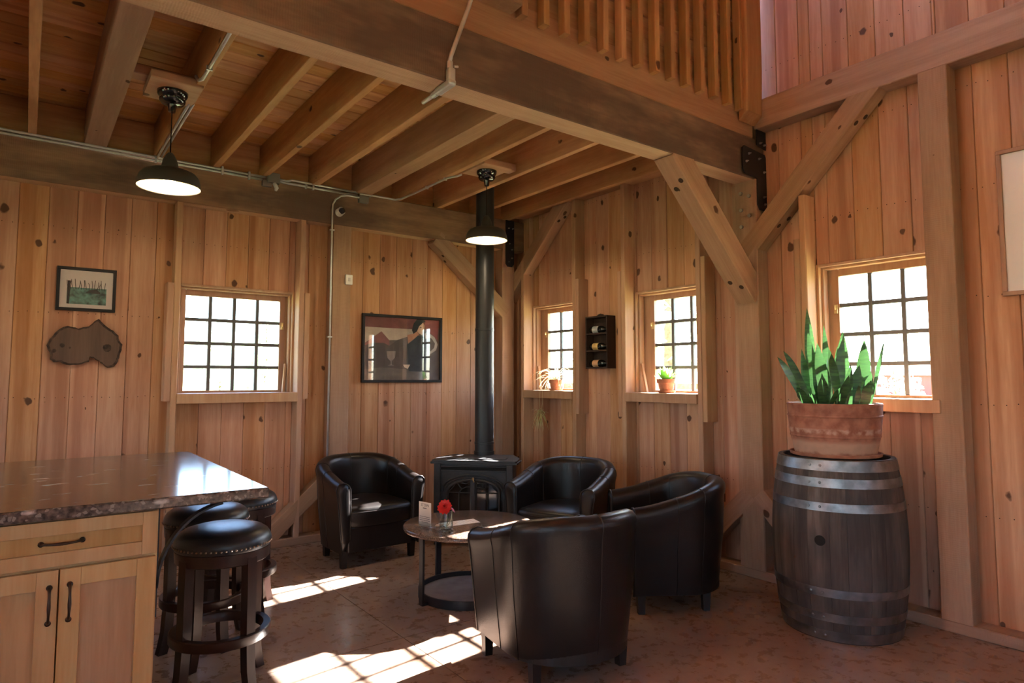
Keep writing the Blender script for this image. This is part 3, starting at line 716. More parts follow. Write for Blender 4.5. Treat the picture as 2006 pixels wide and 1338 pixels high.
# ------------------------------------------------------------------ coffee table
ct = empty('coffee_table', (2.29, 3.53, 0)); tag(ct, 'round dark coffee table with black steel frame between the tub chairs', 'coffee table')
mb = MB(); mb.lathe([(0,.408),(.40,.408),(.408,.412),(.41,.418),(.41,.428),(.407,.433),(.402,.435),(0,.435)], 72); mb.build('table_top', M['ttop'], ct, auto=R(50))
mb = MB(); mb.lathe([(.300,.0),(.312,.0),(.312,.05),(.300,.05),(.300,.0)], 64); ring = mb.build('base_ring', M['steelblack'], ct, auto=R(40))
M['tray'] = noisy('tray_grey', (0.20,0.165,0.15), (0.32,0.27,0.25), 9, .35, detail=6)
mb = MB(); mb.lathe([(0,.012),(.30,.012),(.30,.022),(0,.022)], 48); mb.build('base_tray', M['tray'], ring)
for a in (183, 93, 3, -87):
    a = R(a); ca, sa = math.cos(a), math.sin(a); mb = MB(); Mr = Matrix.Rotation(a, 4, 'Z')
    for (r0, r1, h, z0, z1) in ((.335,.349,.02,0,.409),(.305,.345,.02,0,.018),(.10,.349,.02,.398,.409)):
        t = MB(); t.box(r0, r1, -h, h, z0, z1); mb.add([Mr @ Vector(q) for q in t.v], t.f)
    mb.build('leg', M['steelblack'], ct)
TZ = .4355
# acrylic sign with a printed card
sg = empty('table_sign', (2.015, 3.60, TZ), R(-78)); tag(sg, 'white printed card in a clear acrylic stand on the coffee table', 'sign')
mb = MB(); mb.cbox(-.068,.068,-.028,.028,0,.009,.002); mb.box(-.064,.064,-.006,-.004,.009,.028); mb.box(-.064,.064,.004,.006,.009,.028); mb.build('stand', M['clear'], sg)
mb = MB(); mb.box(-.056,.056,-.0012,.0012,.010,.150); card = mb.build('card', M['paper'], sg)
def text_mesh(s, size, mat, parent, loc, rot, name='lettering', spacing=1.0):
    cu = bpy.data.curves.new(name, 'FONT'); cu.body = s; cu.size = size; cu.align_x = 'CENTER'; cu.align_y = 'CENTER'; cu.extrude = .0002; cu.space_character = spacing
    t = bpy.data.objects.new(name, cu); COL.objects.link(t); dg = bpy.context.evaluated_depsgraph_get(); me = bpy.data.meshes.new_from_object(t.evaluated_get(dg))
    bpy.data.objects.remove(t); me.materials.append(mat); o = bpy.data.objects.new(name, me); COL.objects.link(o); o.parent = parent; o.location = loc; o.rotation_euler = rot; return o
text_mesh('STOIN', .024, M['ink'], card, (0, -.0015, .131), (R(90), 0, 0), spacing=1.1)
mb = MB()
for i, (w, z) in enumerate(((.034,.113),)): mb.box(-w/2,w/2,-.0016,-.0012,z-.002,z+.002)
for i in range(4): w = .094-.012*(i == 3)*3; mb.box(-w/2,w/2,-.0016,-.0012,.028+.011*(3-i)-.0011,.028+.011*(3-i)+.0011)
mb.build('print_lines', M['ink'], card)
# glass of water with a red flower and a pink one
vs = empty('glass_vase', (2.075, 3.445, TZ)); tag(vs, 'small clear glass vase with water on the coffee table', 'vase')
mb = MB(); mb.lathe([(0,.0),(.036,.0),(.040,.003),(.0415,.02),(.0415,.108),(.0395,.108),(.0385,.012),(0,.010)], 40); mb.build('glass', M['clear'], vs, auto=R(40))
mb = MB(); mb.lathe([(0,.011),(.038,.011),(.039,.062),(0,.062)], 40); mb.build('water', M['water'], vs, auto=R(40))
def flower(name, loc, head, rad, nrm, mat, label, layers, group=None):
    fl = empty(name, loc); tag(fl, label, 'flower')
    base = Vector((0,0,.014)); hp = Vector(head); mb = MB(); mid = (base+hp)/2 + Vector((.012,-.006,0)); mb.tube([base, (base+mid)/2+Vector((.004,0,0)), mid, hp], .0022, 6); mb.build('stem', M['stem'], fl, smooth=True)
    nrm = Vector(nrm).normalized(); u = nrm.orthogonal().normalized(); w = nrm.cross(u)
    for li, (cnt, ln, lift) in enumerate(layers):
        for i in range(cnt):
            a = 2*math.pi*(i+.5*li)/cnt + random.uniform(-.1,.1); d = u*math.cos(a)+w*math.sin(a); sd = nrm.cross(d); L_ = rad*ln*random.uniform(.92,1.06); wd = rad*.20*(1.2-.12*li)
            pts = []
            for (t, ww, hh) in ((0.08,.5,0),(.45,1.0,.55),(.8,.95,.9),(1.0,.25,.85)):
                c = hp + d*L_*t + nrm*(lift*rad*hh); pts += [c-sd*wd*ww, c+nrm*wd*.12*0, c+sd*wd*ww]
            ff = []
            for q in range(3): ff += [(q*3,q*3+1,q*3+4,q*3+3),(q*3+1,q*3+2,q*3+5,q*3+4)]
            me_obj('petal', pts, ff, mat, fl, True)
    return fl
flower('red_flower', (2.075,3.445,TZ), (-.018,-.012,.142), .045, (-.55,-.75,.42), M['petal'], 'red many-petalled flower standing in the small glass vase', ((13,1.0,.15),(11,.8,.35),(8,.55,.5),(5,.3,.5)))
flower('pink_flower', (2.075,3.445,TZ), (.030,-.018,.117), .022, (.5,-.4,.5), M['pink'], 'small pink flower leaning over the vase rim behind the red one', ((7,1.0,.3),(5,.6,.5)))
# a strip of paper (menu) lying on the table
def flat_quad(name, pts, z, t, mat, label, cat):
    c = Vector((sum(p[0] for p in pts)/4, sum(p[1] for p in pts)/4)); mb = MB(); mb.prism([(p[0]-c.x, p[1]-c.y) for p in pts], 0, t); o = mb.build(name, mat); o.location = (c.x, c.y, z); return tag(o, label, cat)
menu = flat_quad('menu_card', [(2.12,3.52),(2.36,3.50),(2.38,3.61),(2.13,3.63)], TZ, .0015, M['paper'], 'narrow printed paper menu lying flat behind the glass vase', 'menu')
mb = MB()
for i in range(9): mb.box(-.11+.024*i,-.105+.024*i,-.035,.03,.0016,.0018)
mb.build('print_lines', plain('pale_print', (.5,.43,.36), .8), menu)
flat_quad('coaster', [(2.065,3.565),(2.10,3.535),(2.135,3.575),(2.10,3.605)], TZ, .004, M['maple'], 'small wooden coaster between the sign and the glass vase', 'coaster')

# ------------------------------------------------------------------ stove and pipe
st = empty('stove', (3.075, 4.60, 0), R(-45)); tag(st, 'black cast iron gas stove with arched glass doors in the corner', 'stove')
# local: x to the right, front faces -y
mb = MB(); mb.prism([(-.32,-.17),(.32,-.17),(.32,.02),(.24,.25),(-.24,.25),(-.32,.02)], .14, .655); body = mb.build('body', M['iron'], st)
mb = MB(); mb.prism([(-.355,-.195),(.355,-.195),(.365,-.17),(.365,.03),(.27,.285),(-.27,.285),(-.365,.03),(-.365,-.17)], .655, .668)
mb.prism([(-.345,-.185),(.345,-.185),(.353,-.165),(.353,.026),(.262,.275),(-.262,.275),(-.353,.026),(-.353,-.165)], .668, .682); mb.prism([(-.25,-.1),(.25,-.1),(.25,.02),(-.25,.02)], .682, .687); mb.build('top_plate', M['iron'], st)
mb = MB(); mb.box(-.27,.27,-.178,-.168,.605,.632); mb.build('vent_slot', plain('slot_black', (.003,.003,.003), .9), st)
mb = MB()
for (z, y) in ((.600,-.180),(.636,-.180)): mb.cbox(-.30,.30,y-.006,y+.012,z-.005,z+.005,.002)
mb.build('vent_trim', M['iron'], st)
for sx in (-1, 1):
    mb = MB(); mb.cbox(sx*.30-.028, sx*.30+.028, -.195, -.16, .10, .655, .006); mb.build('corner_column', M['iron'], st)
def arch(cx, r_x, r_z, z0, n=24, a0=math.pi, a1=0): return [(cx+r_x*math.cos(a0+(a1-a0)*i/n), z0+r_z*math.sin(a0+(a1-a0)*i/n)) for i in range(n+1)]
mb = MB()
for (rx, rz, w) in ((.265,.135,.010),(.245,.115,.008)): mb.tube([(x,-.178,z) for x, z in arch(0, rx, rz, .435)], w*.8, 6)
mb.build('arch_moulding', M['iron'], st, smooth=True)
for s in (-1, 1):
    # one leaf of the door: frame, glass, tracery
    d = MB(); inner = [(s*.018,.16)] + [(s*.018, .43+.098*1.0)] + [(s*.215*math.sin(t), .43+.098*math.cos(t)) for t in [i*math.pi/2/12 for i in range(1,13)]] + [(s*.215,.16)]
    d.tube([(x,-.183,z) for x, z in inner], .012, 6, closed=True); leaf = d.build('door', M['iron'], st, smooth=True)
    g = MB(); g.prism(inner if s < 0 else inner[::-1], 0, .004, Matrix(((1,0,0,0),(0,0,1,-.178),(0,1,0,0),(0,0,0,1)))); g.build('glass', M['stoveglass'], leaf)
    t = MB(); T = lambda pts, r=.0045: t.tube([(s*x,-.186,z) for x, z in pts], r, 6)
    T([(.02,.425),(.213,.425)]); T([(.118,.165),(.118,.425)]); T([(.02,.472),(.06,.47),(.095,.455),(.118,.425)]); T([(.095,.455),(.14,.512)]); T([(.14,.512),(.165,.47),(.2,.435),(.212,.428)]); T([(.03,.51),(.06,.497),(.1,.503),(.13,.51)])
    t.build('tracery', M['iron'], leaf, smooth=True)
mb = MB(); mb.tube([(0,-.195,.54),(0,-.215,.54)], .010, 10); mb.tube([(.0,-.215,.545),(.006,-.222,.535),(.014,-.224,.515)], .006, 8); mb.build('door_knob', M['brass'], st, smooth=True)
mb = MB(); mb.cbox(-.018,.018,-.20,-.17,.15,.535,.004); mb.build('door_mullion', M['iron'], st)
mb = MB(); mb.prism([(-.33,-.20),(.33,-.20),(.33,.0),(.25,.25),(-.25,.25),(-.33,.0)], .10, .14); mb.build('base_plate', M['iron'], st)
mb = MB(); mb.cbox(-.20,.20,-.16,.05,.145,.22,.02); mb.build('log_tray', M['iron'], st)
for (x, y) in ((-.29,-.16),(.29,-.16),(-.2,.2),(.2,.2)):
    mb = MB(); mb.tube([(x,y,.11),(x*1.02,y*1.02,.05),(x*1.06,y*1.06,0)], [.026,.018,.024], 8); mb.build('leg', M['iron'], st, smooth=True)
sp = empty('stove_pipe', (3.275, 4.80, .683)); tag(sp, 'tall black stove pipe rising from the stove through the ceiling', 'stove pipe')
for (z0, z1, r) in ((0,.03,.090),(.03,1.12,.0835),(1.10,2.575,.0822)):
    mb = MB(); mb.lathe([(0,z0),(r,z0),(r,z1),(0,z1)], 40); mb.build('pipe_section', M['pipe'], sp, auto=R(40))
for z in (.10, 1.10):
    mb = MB(); mb.lathe([(.083,z-.012),(.0862,z-.010),(.0862,z+.010),(.083,z+.012)], 40); mb.build('band', M['pipe'], sp, auto=R(40))

# ------------------------------------------------------------------ island: cabinet, worktop, bracket
def shaker(parent_name, root, x0, x1, z0, z1, y, rail_w, handle, vert):
    fr = MB(); f0, f1 = y-.022, y
    fr.cbox(x0,x0+rail_w,f0,f1,z0,z1,.0015); fr.cbox(x1-rail_w,x1,f0,f1,z0,z1,.0015); fr.cbox(x0+rail_w,x1-rail_w,f0,f1,z1-rail_w,z1,.0015); fr.cbox(x0+rail_w,x1-rail_w,f0,f1,z0,z0+rail_w,.0015)
    d = fr.build(parent_name, M['maple'], root)
    p = MB(); p.box(x0+rail_w-.004,x1-rail_w+.004,f0+.012,f1-.002,z0+rail_w-.004,z1-rail_w+.004); p.build('panel', M['panel'], d)
    hx, hz = handle; h = MB(); L_ = .056; P_ = []
    for i in range(13):
        t = -1+2*i/12; off = -.026*(1-abs(t)**3)-.002
        q = (hx, f0+off, hz+t*L_) if vert else (hx+t*L_, f0+off, hz); P_.append(q)
    rr = [.0065,.0045,.004,.004,.0045,.0052,.0056,.0052,.0045,.004,.004,.0045,.0065]; h.tube(P_, rr, 8)
    for t in (-1, 1):
        q = Vector((hx, f0, hz+t*L_) if vert else (hx+t*L_, f0, hz)); h.tube([q+Vector((0,.002,0)), q+Vector((0,-.004,0))], .009, 10)
    h.build('handle', M['bronze'], d, smooth=True); return d
cab = empty('cabinet', (0.115, 2.64, 0)); tag(cab, 'light wood base cabinet of the island with one drawer and two doors', 'cabinet')
mb = MB(); mb.box(-.285,.285,0.0,.60,.10,.889); mb.box(-.285,.285,.05,.60,0,.10); mb.build('body', M['maple'], cab)
shaker('drawer', cab, -.279,.279,.738,.884,0,.045,(0.003,.815),False)
shaker('door', cab, -.279,-.002,.112,.727,0,.058,(-.025,.618),True)
shaker('door', cab, .002,.279,.112,.727,0,.058,(.030,.62),True)
cab2 = dup(cab, (-.46, 2.64, 0)); cab2['label'] = 'light wood base cabinet beside the island cabinet, beyond the left picture edge'
wt = MB(); wt.cbox(-.95,.772,2.60,4.15,.89,.93,.006); wto = wt.build('worktop', M['granite']); tag(wto, 'polished dark brown speckled granite worktop of the island', 'countertop')
# the rear part of the island under the worktop
bk = MB(); bk.box(-.90,.40,3.241,4.10,0.0,.889); bko = bk.build('island_panel', M['maple']); tag(bko, 'plain light wood back of the island under the granite worktop behind the stools', 'cabinet')
br = MB()
def strap(pts, w, t):
    v = []; 
    for i, (x, z) in enumerate(pts):
        a = Vector(pts[max(0,i-1)]); b = Vector(pts[min(len(pts)-1,i+1)]); d = (b-a).normalized(); n_ = Vector((-d.y, d.x))*t/2
        v += [(x-n_.x,-w/2,z-n_.y),(x+n_.x,-w/2,z+n_.y),(x+n_.x,w/2,z+n_.y),(x-n_.x,w/2,z-n_.y)]
    f = []
    for i in range(len(pts)-1):
        for k_ in range(4): f.append((i*4+k_, i*4+(k_+1) % 4, i*4+4+(k_+1) % 4, i*4+4+k_))
    f += [(0,1,2,3), tuple(len(pts)*4-4+i for i in (3,2,1,0))]; return v, f
br.add(*strap([(.004,.50),(.004,.885)], .04, .007)); br.add(*strap([(.0,.886),(.30,.886)], .04, .007))
br.add(*strap([(.006+.245*(1-math.cos(t)), .60+.278*math.sin(t)) for t in [i*math.pi/2/12*0.92 for i in range(13)]], .04, .008))
bro = br.build('counter_bracket', M['steelblack']); bro.location = (.402, 2.69, 0); tag(bro, 'black curved steel bracket holding up the worktop overhang', 'bracket')

# ------------------------------------------------------------------ bar stools
def make_stool():
    s = empty('bar_stool', (0,0,0))
    mb = MB(); mb.lathe([(0,.60),(.198,.60),(.203,.612),(.203,.632),(.199,.645),(.188,.662),(.165,.678),(.12,.690),(.06,.696),(0,.698)], 48); mb.build('seat', M['leather2'], s, auto=R(60))
    mb = MB(); n_ = 64
    for i in range(n_):
        a = 2*math.pi*i/n_; c = Vector((math.cos(a), math.sin(a), 0)); mb.tube([c*.201+Vector((0,0,.618)), c*.2062+Vector((0,0,.618)), c*.2085+Vector((0,0,.618))], [.0058,.0045,.0012], 6)
    nl = mb.build('nailheads', M['nail'], s); nl['kind'] = 'stuff'
    mb = MB(); mb.lathe([(.150,.545),(.190,.545),(.196,.550),(.199,.598),(.150,.602)], 48); mb.build('apron', M['espresso'], s, auto=R(40))
    for q in range(4):
        a = math.pi/2*q; Mr = Matrix.Rotation(a, 4, 'Z'); prof = [(.176,.575),(.178,.45),(.178,.30),(.180,.20),(.186,.10),(.200,.03),(.208,0)]
        v = []; f = []
        for (r0, z) in prof:
            w = .0205+.003*(z/.57); t = .021
            v += [Mr @ Vector((r0-t,-w,z)), Mr @ Vector((r0+t,-w,z)), Mr @ Vector((r0+t,w,z)), Mr @ Vector((r0-t,w,z))]
        for i in range(len(prof)-1):
            for k_ in range(4): f.append((i*4+k_, i*4+(k_+1) % 4, i*4+4+(k_+1) % 4, i*4+4+k_))
        f += [(0,1,2,3), tuple(len(prof)*4-4+i for i in (3,2,1,0))]
        mb = MB(); mb.add(v, f); mb.build('leg', M['espresso'], s, auto=R(40))
    mb = MB(); mb.lathe([(.175,.208),(.207,.208),(.210,.212),(.210,.246),(.206,.250),(.178,.250),(.175,.246),(.175,.208)], 48); mb.build('foot_ring', M['espresso'], s, auto=R(40))
    return s
s1 = make_stool(); s1.location = (.745, 3.17, 0); s1.rotation_euler = (0,0,R(24)); tag(s1, 'nearest round bar stool with black padded seat and nailhead trim, beside the island', 'bar stool', 'bar stools at the island')
s2 = dup(s1, (.79, 3.72, 0), R(15)); s2['label'] = 'middle bar stool half hidden under the worktop behind the nearest stool'
s3 = dup(s1, (1.05, 4.09, 0), R(20)); s3['label'] = 'farthest bar stool at the corner of the island, nearest the back wall'

# ------------------------------------------------------------------ barrel
BL = (3.66, 1.87)
ba = empty('wine_barrel', (*BL, 0)); tag(ba, 'weathered grey oak wine barrel with steel hoops holding the big flower pot', 'barrel')
HB = .925
def br_(z): t = (z/HB-.5)*2; return .295 + .045*(1-t*t)
NS = 22; zs = [HB*i/14 for i in range(15)]
def stave_mesh(w):
    v = []; f = []
    for z in zs:
        for (dr, fa) in ((0,-.5),(0,-.17),(0,.17),(0,.5),(-.024,.5),(-.024,-.5)):
            a = w*fa*.988; r0 = br_(z)+dr - (.0012 if abs(fa) == .5 and dr == 0 else 0); v.append((r0*math.cos(a), r0*math.sin(a), z))
    for i in range(14):
        for k_ in range(6): f.append((i*6+k_, i*6+(k_+1) % 6, i*6+6+(k_+1) % 6, i*6+6+k_))
    f += [(5,4,3,2,1,0), tuple(14*6+i for i in range(6))]
    m = bpy.data.meshes.new('stave'); m.from_pydata(v, [], f); m.materials.append(M['stave'])
    bm = bmesh.new(); bm.from_mesh(m); bmesh.ops.recalc_face_normals(bm, faces=bm.faces); bm.to_mesh(m); bm.free(); return m
sm = [stave_mesh(2*math.pi/NS*.85), stave_mesh(2*math.pi/NS*1.15)]
ang = R(4)
for i in range(NS):
    w = 2*math.pi/NS*(.85 if i % 2 == 0 else 1.15); o = bpy.data.objects.new('stave', sm[i % 2]); o.rotation_euler = (0,0,ang+w/2); ang += w; link(o, ba)
CAMA = math.atan2(-BL[1], -BL[0])     # direction from the barrel to the room
for (z0, z1) in ((.868,.922),(.785,.832),(.665,.708),(.232,.275),(.105,.148),(.006,.058)):
    mb = MB(); e = .0026
    mb.lathe([(br_(z0),z0),(br_(z0)+e,z0),(br_(z1)+e,z1),(br_(z1),z1)], 64); h = mb.build('hoop', M['hoop'], ba, auto=R(60))
    zc = (z0+z1)/2
    for da in (-.42, -.25):
        a = CAMA + da; c = Vector((math.cos(a), math.sin(a), 0)); r0 = br_(zc)+e
        t = MB(); t.tube([c*(r0-.001)+Vector((0,0,zc)), c*(r0+.003)+Vector((0,0,zc)), c*(r0+.0045)+Vector((0,0,zc))], [.0075,.006,.002], 8); t.build('rivet', M['hoop'], h)
mb = MB(); mb.lathe([(0,.885),(.272,.885),(.272,.865),(0,.865)], 40); mb.build('head', M['stave'], ba)
a = CAMA - .255; c = Vector((math.cos(a), math.sin(a), 0)); r0 = br_(.52)
mb = MB(); mb.tube([c*(r0-.02)+Vector((0,0,.515)), c*(r0+.0012)+Vector((0,0,.515))], .0265, 20); mb.build('bung_hole', plain('bung_black', (.004,.004,.004), .9), ba)

# ------------------------------------------------------------------ snake plant on the barrel
pl = empty('potted_snake_plant', (*BL, HB)); tag(pl, 'tall green snake plant in a wide terracotta pot on the barrel', 'potted plant')
mb = MB(); mb.lathe([(0,-.038),(.235,-.038),(.240,-.03),(.243,.002),(.236,.002),(.232,-.025),(0,-.025)], 56); 
mb = MB(); mb.lathe([(0,.0),(.222,.0),(.232,.004),(.236,.020),(.228,.020),(.222,.008),(0,.008)], 56); mb.build('saucer', M['terra'], pl, auto=R(40))
prof = [(0,.010),(.200,.010),(.208,.014),(.228,.105),(.2315,.108),(.2315,.114),(.229,.116),(.236,.150),(.2345,.16),(.2405,.215),(.244,.218),(.244,.224),(.241,.226),(.243,.275),(.246,.283),(.243,.290),(.232,.290),(.226,.284),(.222,.262),(0,.262)]
mb = MB(); mb.lathe(prof, 72); mb.build('pot', M['pot'], pl, auto=R(35))
mb = MB(); mb.lathe([(0,.268),(.12,.270),(.221,.264)], 40); mb.build('soil', M['soil'], pl)
RT = Vector((math.cos(YAW), -math.sin(YAW), 0)); AW = Vector((math.sin(YAW), math.cos(YAW), 0))
def blade(parent, base, tip, w, bend, nrm, mat, name='leaf', fold=.18, n_=9, wprof=None):
    base, tip, nrm = Vector(base), Vector(tip), Vector(nrm).normalized(); v = []; f = []
    for i in range(n_+1):
        t = i/n_; c = base.lerp(tip, t) + Vector(bend)*(4*t*(1-t)); d = (tip-base) + Vector(bend)*4*(1-2*t); d.normalize(); s = d.cross(nrm).normalized()
        ww = w*(wprof(t) if wprof else (.62+.55*t if t < .55 else .92*(1-((t-.55)/.45)**1.7)+.004))*.5
        q = s.cross(d).normalized(); v += [c-s*ww+q*ww*fold, c, c+s*ww+q*ww*fold]
    v2 = []
    for i in range(n_):
        f += [(i*3,i*3+1,i*3+4,i*3+3),(i*3+1,i*3+2,i*3+5,i*3+4)]
    return me_obj(name, v, f, mat, parent, True)
LV = [ # tip x, tip y, base x, base y (photo detail units), width, depth offset, bend
 (335,60,330,860,66,.10,0),(265,260,300,860,62,.03,0),(270,380,325,860,84,-.04,4),(230,420,250,860,52,.05,0),(50,440,255,860,46,.02,60),(52,485,240,860,54,.08,50),
 (340,420,440,860,70,-.06,0),(390,400,425,860,54,.06,0),(495,205,485,860,52,.12,0),(550,275,500,860,84,.02,0),(512,320,468,860,86,-.02,0),(572,400,560,860,66,.09,0),
 (665,350,645,860,96,-.03,0),(780,355,690,860,24,-.07,-18),(765,545,690,860,74,.03,-30),(600,680,588,860,66,-.12,0),(75,740,165,860,56,-.06,14),(180,785,192,860,40,-.08,0),
 (368,730,290,860,56,-.13,20),(515,720,535,860,46,-.11,0),(632,500,610,860,60,.08,0),(470,560,440,860,60,-.10,0),(700,560,600,860,50,.05,-8),(420,640,380,860,52,-.13,0),(300,600,345,860,60,.02,0),(560,560,520,860,66,-.08,0),(480,480,460,860,62,.08,0),(640,620,610,860,62,-.09,0),(250,660,275,860,54,-.08,0),(380,560,370,860,64,.0,0),(600,470,575,860,56,.11,0),(700,700,660,860,50,-.06,-6)]
U = .000691
rl = random.Random(21)
for (tx, ty, bx_, by_, w, dep, bd) in LV:
    b_ = RT*((bx_-430)*U*.92) + AW*dep + Vector((0,0,.268)); t_ = RT*((tx-430)*U) + AW*(dep*1.5) + Vector((0,0,.292+(862-ty)*U))
    ang_ = rl.uniform(-.55,.45); nn = (-AW*math.cos(ang_) + RT*math.sin(ang_))
    blade(pl, b_, t_, w*U*1.35, Vector((0,0,1))*(abs(bd)*U*.9) + RT*(-bd*U*.25), nn, M['snake'])

# ------------------------------------------------------------------ plants on the window sills
sp1 = empty('potted_spider_plant', (4.085, 4.77, SILL)); tag(sp1, 'pale spider plant trailing from a small clay pot in the window behind the stove pipe', 'potted plant')
def small_pot(root, s=1.0):
    mb = MB(); mb.lathe([(0,0),(.055*s,0),(.068*s,.004*s),(.074*s,.022*s),(.069*s,.022*s),(.060*s,.008*s),(0,.008*s)], 32); mb.build('saucer', M['terra'], root, auto=R(40))
    mb = MB(); mb.lathe([(0,.009*s),(.046*s,.009*s),(.050*s,.012*s),(.064*s,.075*s),(.066*s,.078*s),(.072*s,.080*s),(.075*s,.112*s),(.070*s,.112*s),(.066*s,.098*s),(0,.098*s)], 32); mb.build('pot', M['terra'], root, auto=R(35))
    mb = MB(); mb.lathe([(0,.101*s),(.066*s,.099*s)], 20); mb.build('soil', M['soil'], root)
small_pot(sp1, .92)
rs = random.Random(4)
for i in range(34):
    a = rs.uniform(0, 2*math.pi); L_ = rs.uniform(.10,.24); d = Vector((math.cos(a), math.sin(a), 0))
    if d.x > .2: d.x *= .3
    base = Vector((d.x*.02, d.y*.02, .10)); tip = base + d*L_ + Vector((0,0,rs.uniform(-.10,.09)))
    blade(sp1, base, tip, .012, (0,0,rs.uniform(.04,.08)), (d.x*.2,d.y*.2,1), M['spider'], wprof=lambda t: 1.0-.9*t*t, fold=.3, n_=8)
mb = MB(); mb.tube([(-.02,.0,.11),(-.10,.04,.09),(-.155,.05,.0),(-.158,.055,-.12),(-.16,.06,-.22)], .0013, 5); mb.tube([(-.01,-.02,.11),(-.09,.02,.10),(-.150,.02,.0),(-.155,.015,-.12),(-.16,.03,-.22)], .0013, 5); mb.build('runner', M['spider'], sp1, smooth=True)
for (cx, cy, cz, n_) in ((-.16,.06,-.22,30),(-.16,.025,-.23,28)):
    for i in range(n_):
        a = rs.uniform(0, 2*math.pi); L_ = rs.uniform(.06,.15); d = Vector((math.cos(a)*.5, math.sin(a), 0))
        base = Vector((cx,cy,cz)); tip = base + d*L_*.75 + Vector((0,0,rs.uniform(-.17,.03)))
        blade(sp1, base, tip, .012, (0,0,rs.uniform(.015,.04)), (0.2,0.1,1), M['spider'], wprof=lambda t: 1.0-.9*t*t, fold=.3, n_=6)
sp2 = empty('potted_succulent', (4.10, 3.435, SILL)); tag(sp2, 'bright green succulent in a small clay pot in the window right of the bottle rack', 'potted plant')
small_pot(sp2, 1.0)
for i in range(26):
    a = i*2.4; k_ = i/26; L_ = .085*(1-.35*k_); d = Vector((math.cos(a), math.sin(a), 0)); lift = .035+.075*k_
    base = d*.012 + Vector((0,0,.10+.012*k_)); tip = base + d*L_*(1-.45*k_) + Vector((0,0,lift))
    blade(sp2, base, tip, .040, d*.008+Vector((0,0,-.006)), d*-.6+Vector((0,0,1)), M['succ'], wprof=lambda t: .55+.75*t if t < .6 else max(.02, 1.0*(1-((t-.6)/.4)**2)), fold=.35, n_=7)
# sticks that prop the sashes open
def stick(p0, p1, label):
    o = timber('prop_stick', p0, p1, .024, .016, (1,0,0) if abs(p0[1]-p1[1]) > .02 else (0,1,0), M['stud'], None, ch=.001, seg=1, jit=0); return tag(o, label, 'stick')
stick((1.725, 5.515, SILL), (1.742, 5.53, SILL+.235), 'short wooden prop stick leaning in the right corner of the back wall window')
stick((4.16, 3.69, SILL), (4.175, 3.755, SILL+.24), 'short wooden prop stick leaning in the window beside the succulent')
stick((4.16, 5.09, SILL), (4.175, 5.14, SILL+.24), 'short wooden prop stick leaning in the window behind the spider plant')

# ------------------------------------------------------------------ things on the back wall
def poly_xz(pts, y0, y1, mat, name, parent, org):
    """flat shape in the wall plane, from depth y0 (room side) to y1"""
    mb = MB(); mb.prism([(p[0]-org[0], p[1]-org[2]) for p in pts], y0-org[1], y1-org[1], Matrix(((1,0,0,0),(0,0,1,0),(0,1,0,0),(0,0,0,1)))); return mb.build(name, mat, parent)
def frame_part(root, org, x0, x1, z0, z1, w, y0, y1, mat):
    mb = MB(); X0, X1, Z0, Z1 = x0-org[0], x1-org[0], z0-org[2], z1-org[2]; A, B = y0-org[1], y1-org[1]
    mb.cbox(X0,X1,A,B,Z1-w,Z1,.002); mb.cbox(X0,X1,A,B,Z0,Z0+w,.002); mb.cbox(X0,X0+w,A,B,Z0+w,Z1-w,.002); mb.cbox(X1-w,X1,A,B,Z0+w,Z1-w,.002)
    return mb.build('frame', mat, root)
org = (2.807, 5.472, 1.312)
bp_ = empty('framed_picture', org); tag(bp_, 'large dark framed picture of a seated woman in black on the pine wall', 'picture')
frame_part(bp_, org, 2.395, 3.22, 1.312, 1.935, .024, 5.445, 5.473, M['frameblk'])
prt = poly_xz([(2.41,1.33),(3.205,1.33),(3.205,1.92),(2.41,1.92)], 5.462, 5.468, plain('print_ground', (.10,.08,.075), .6), 'print', bp_, org)
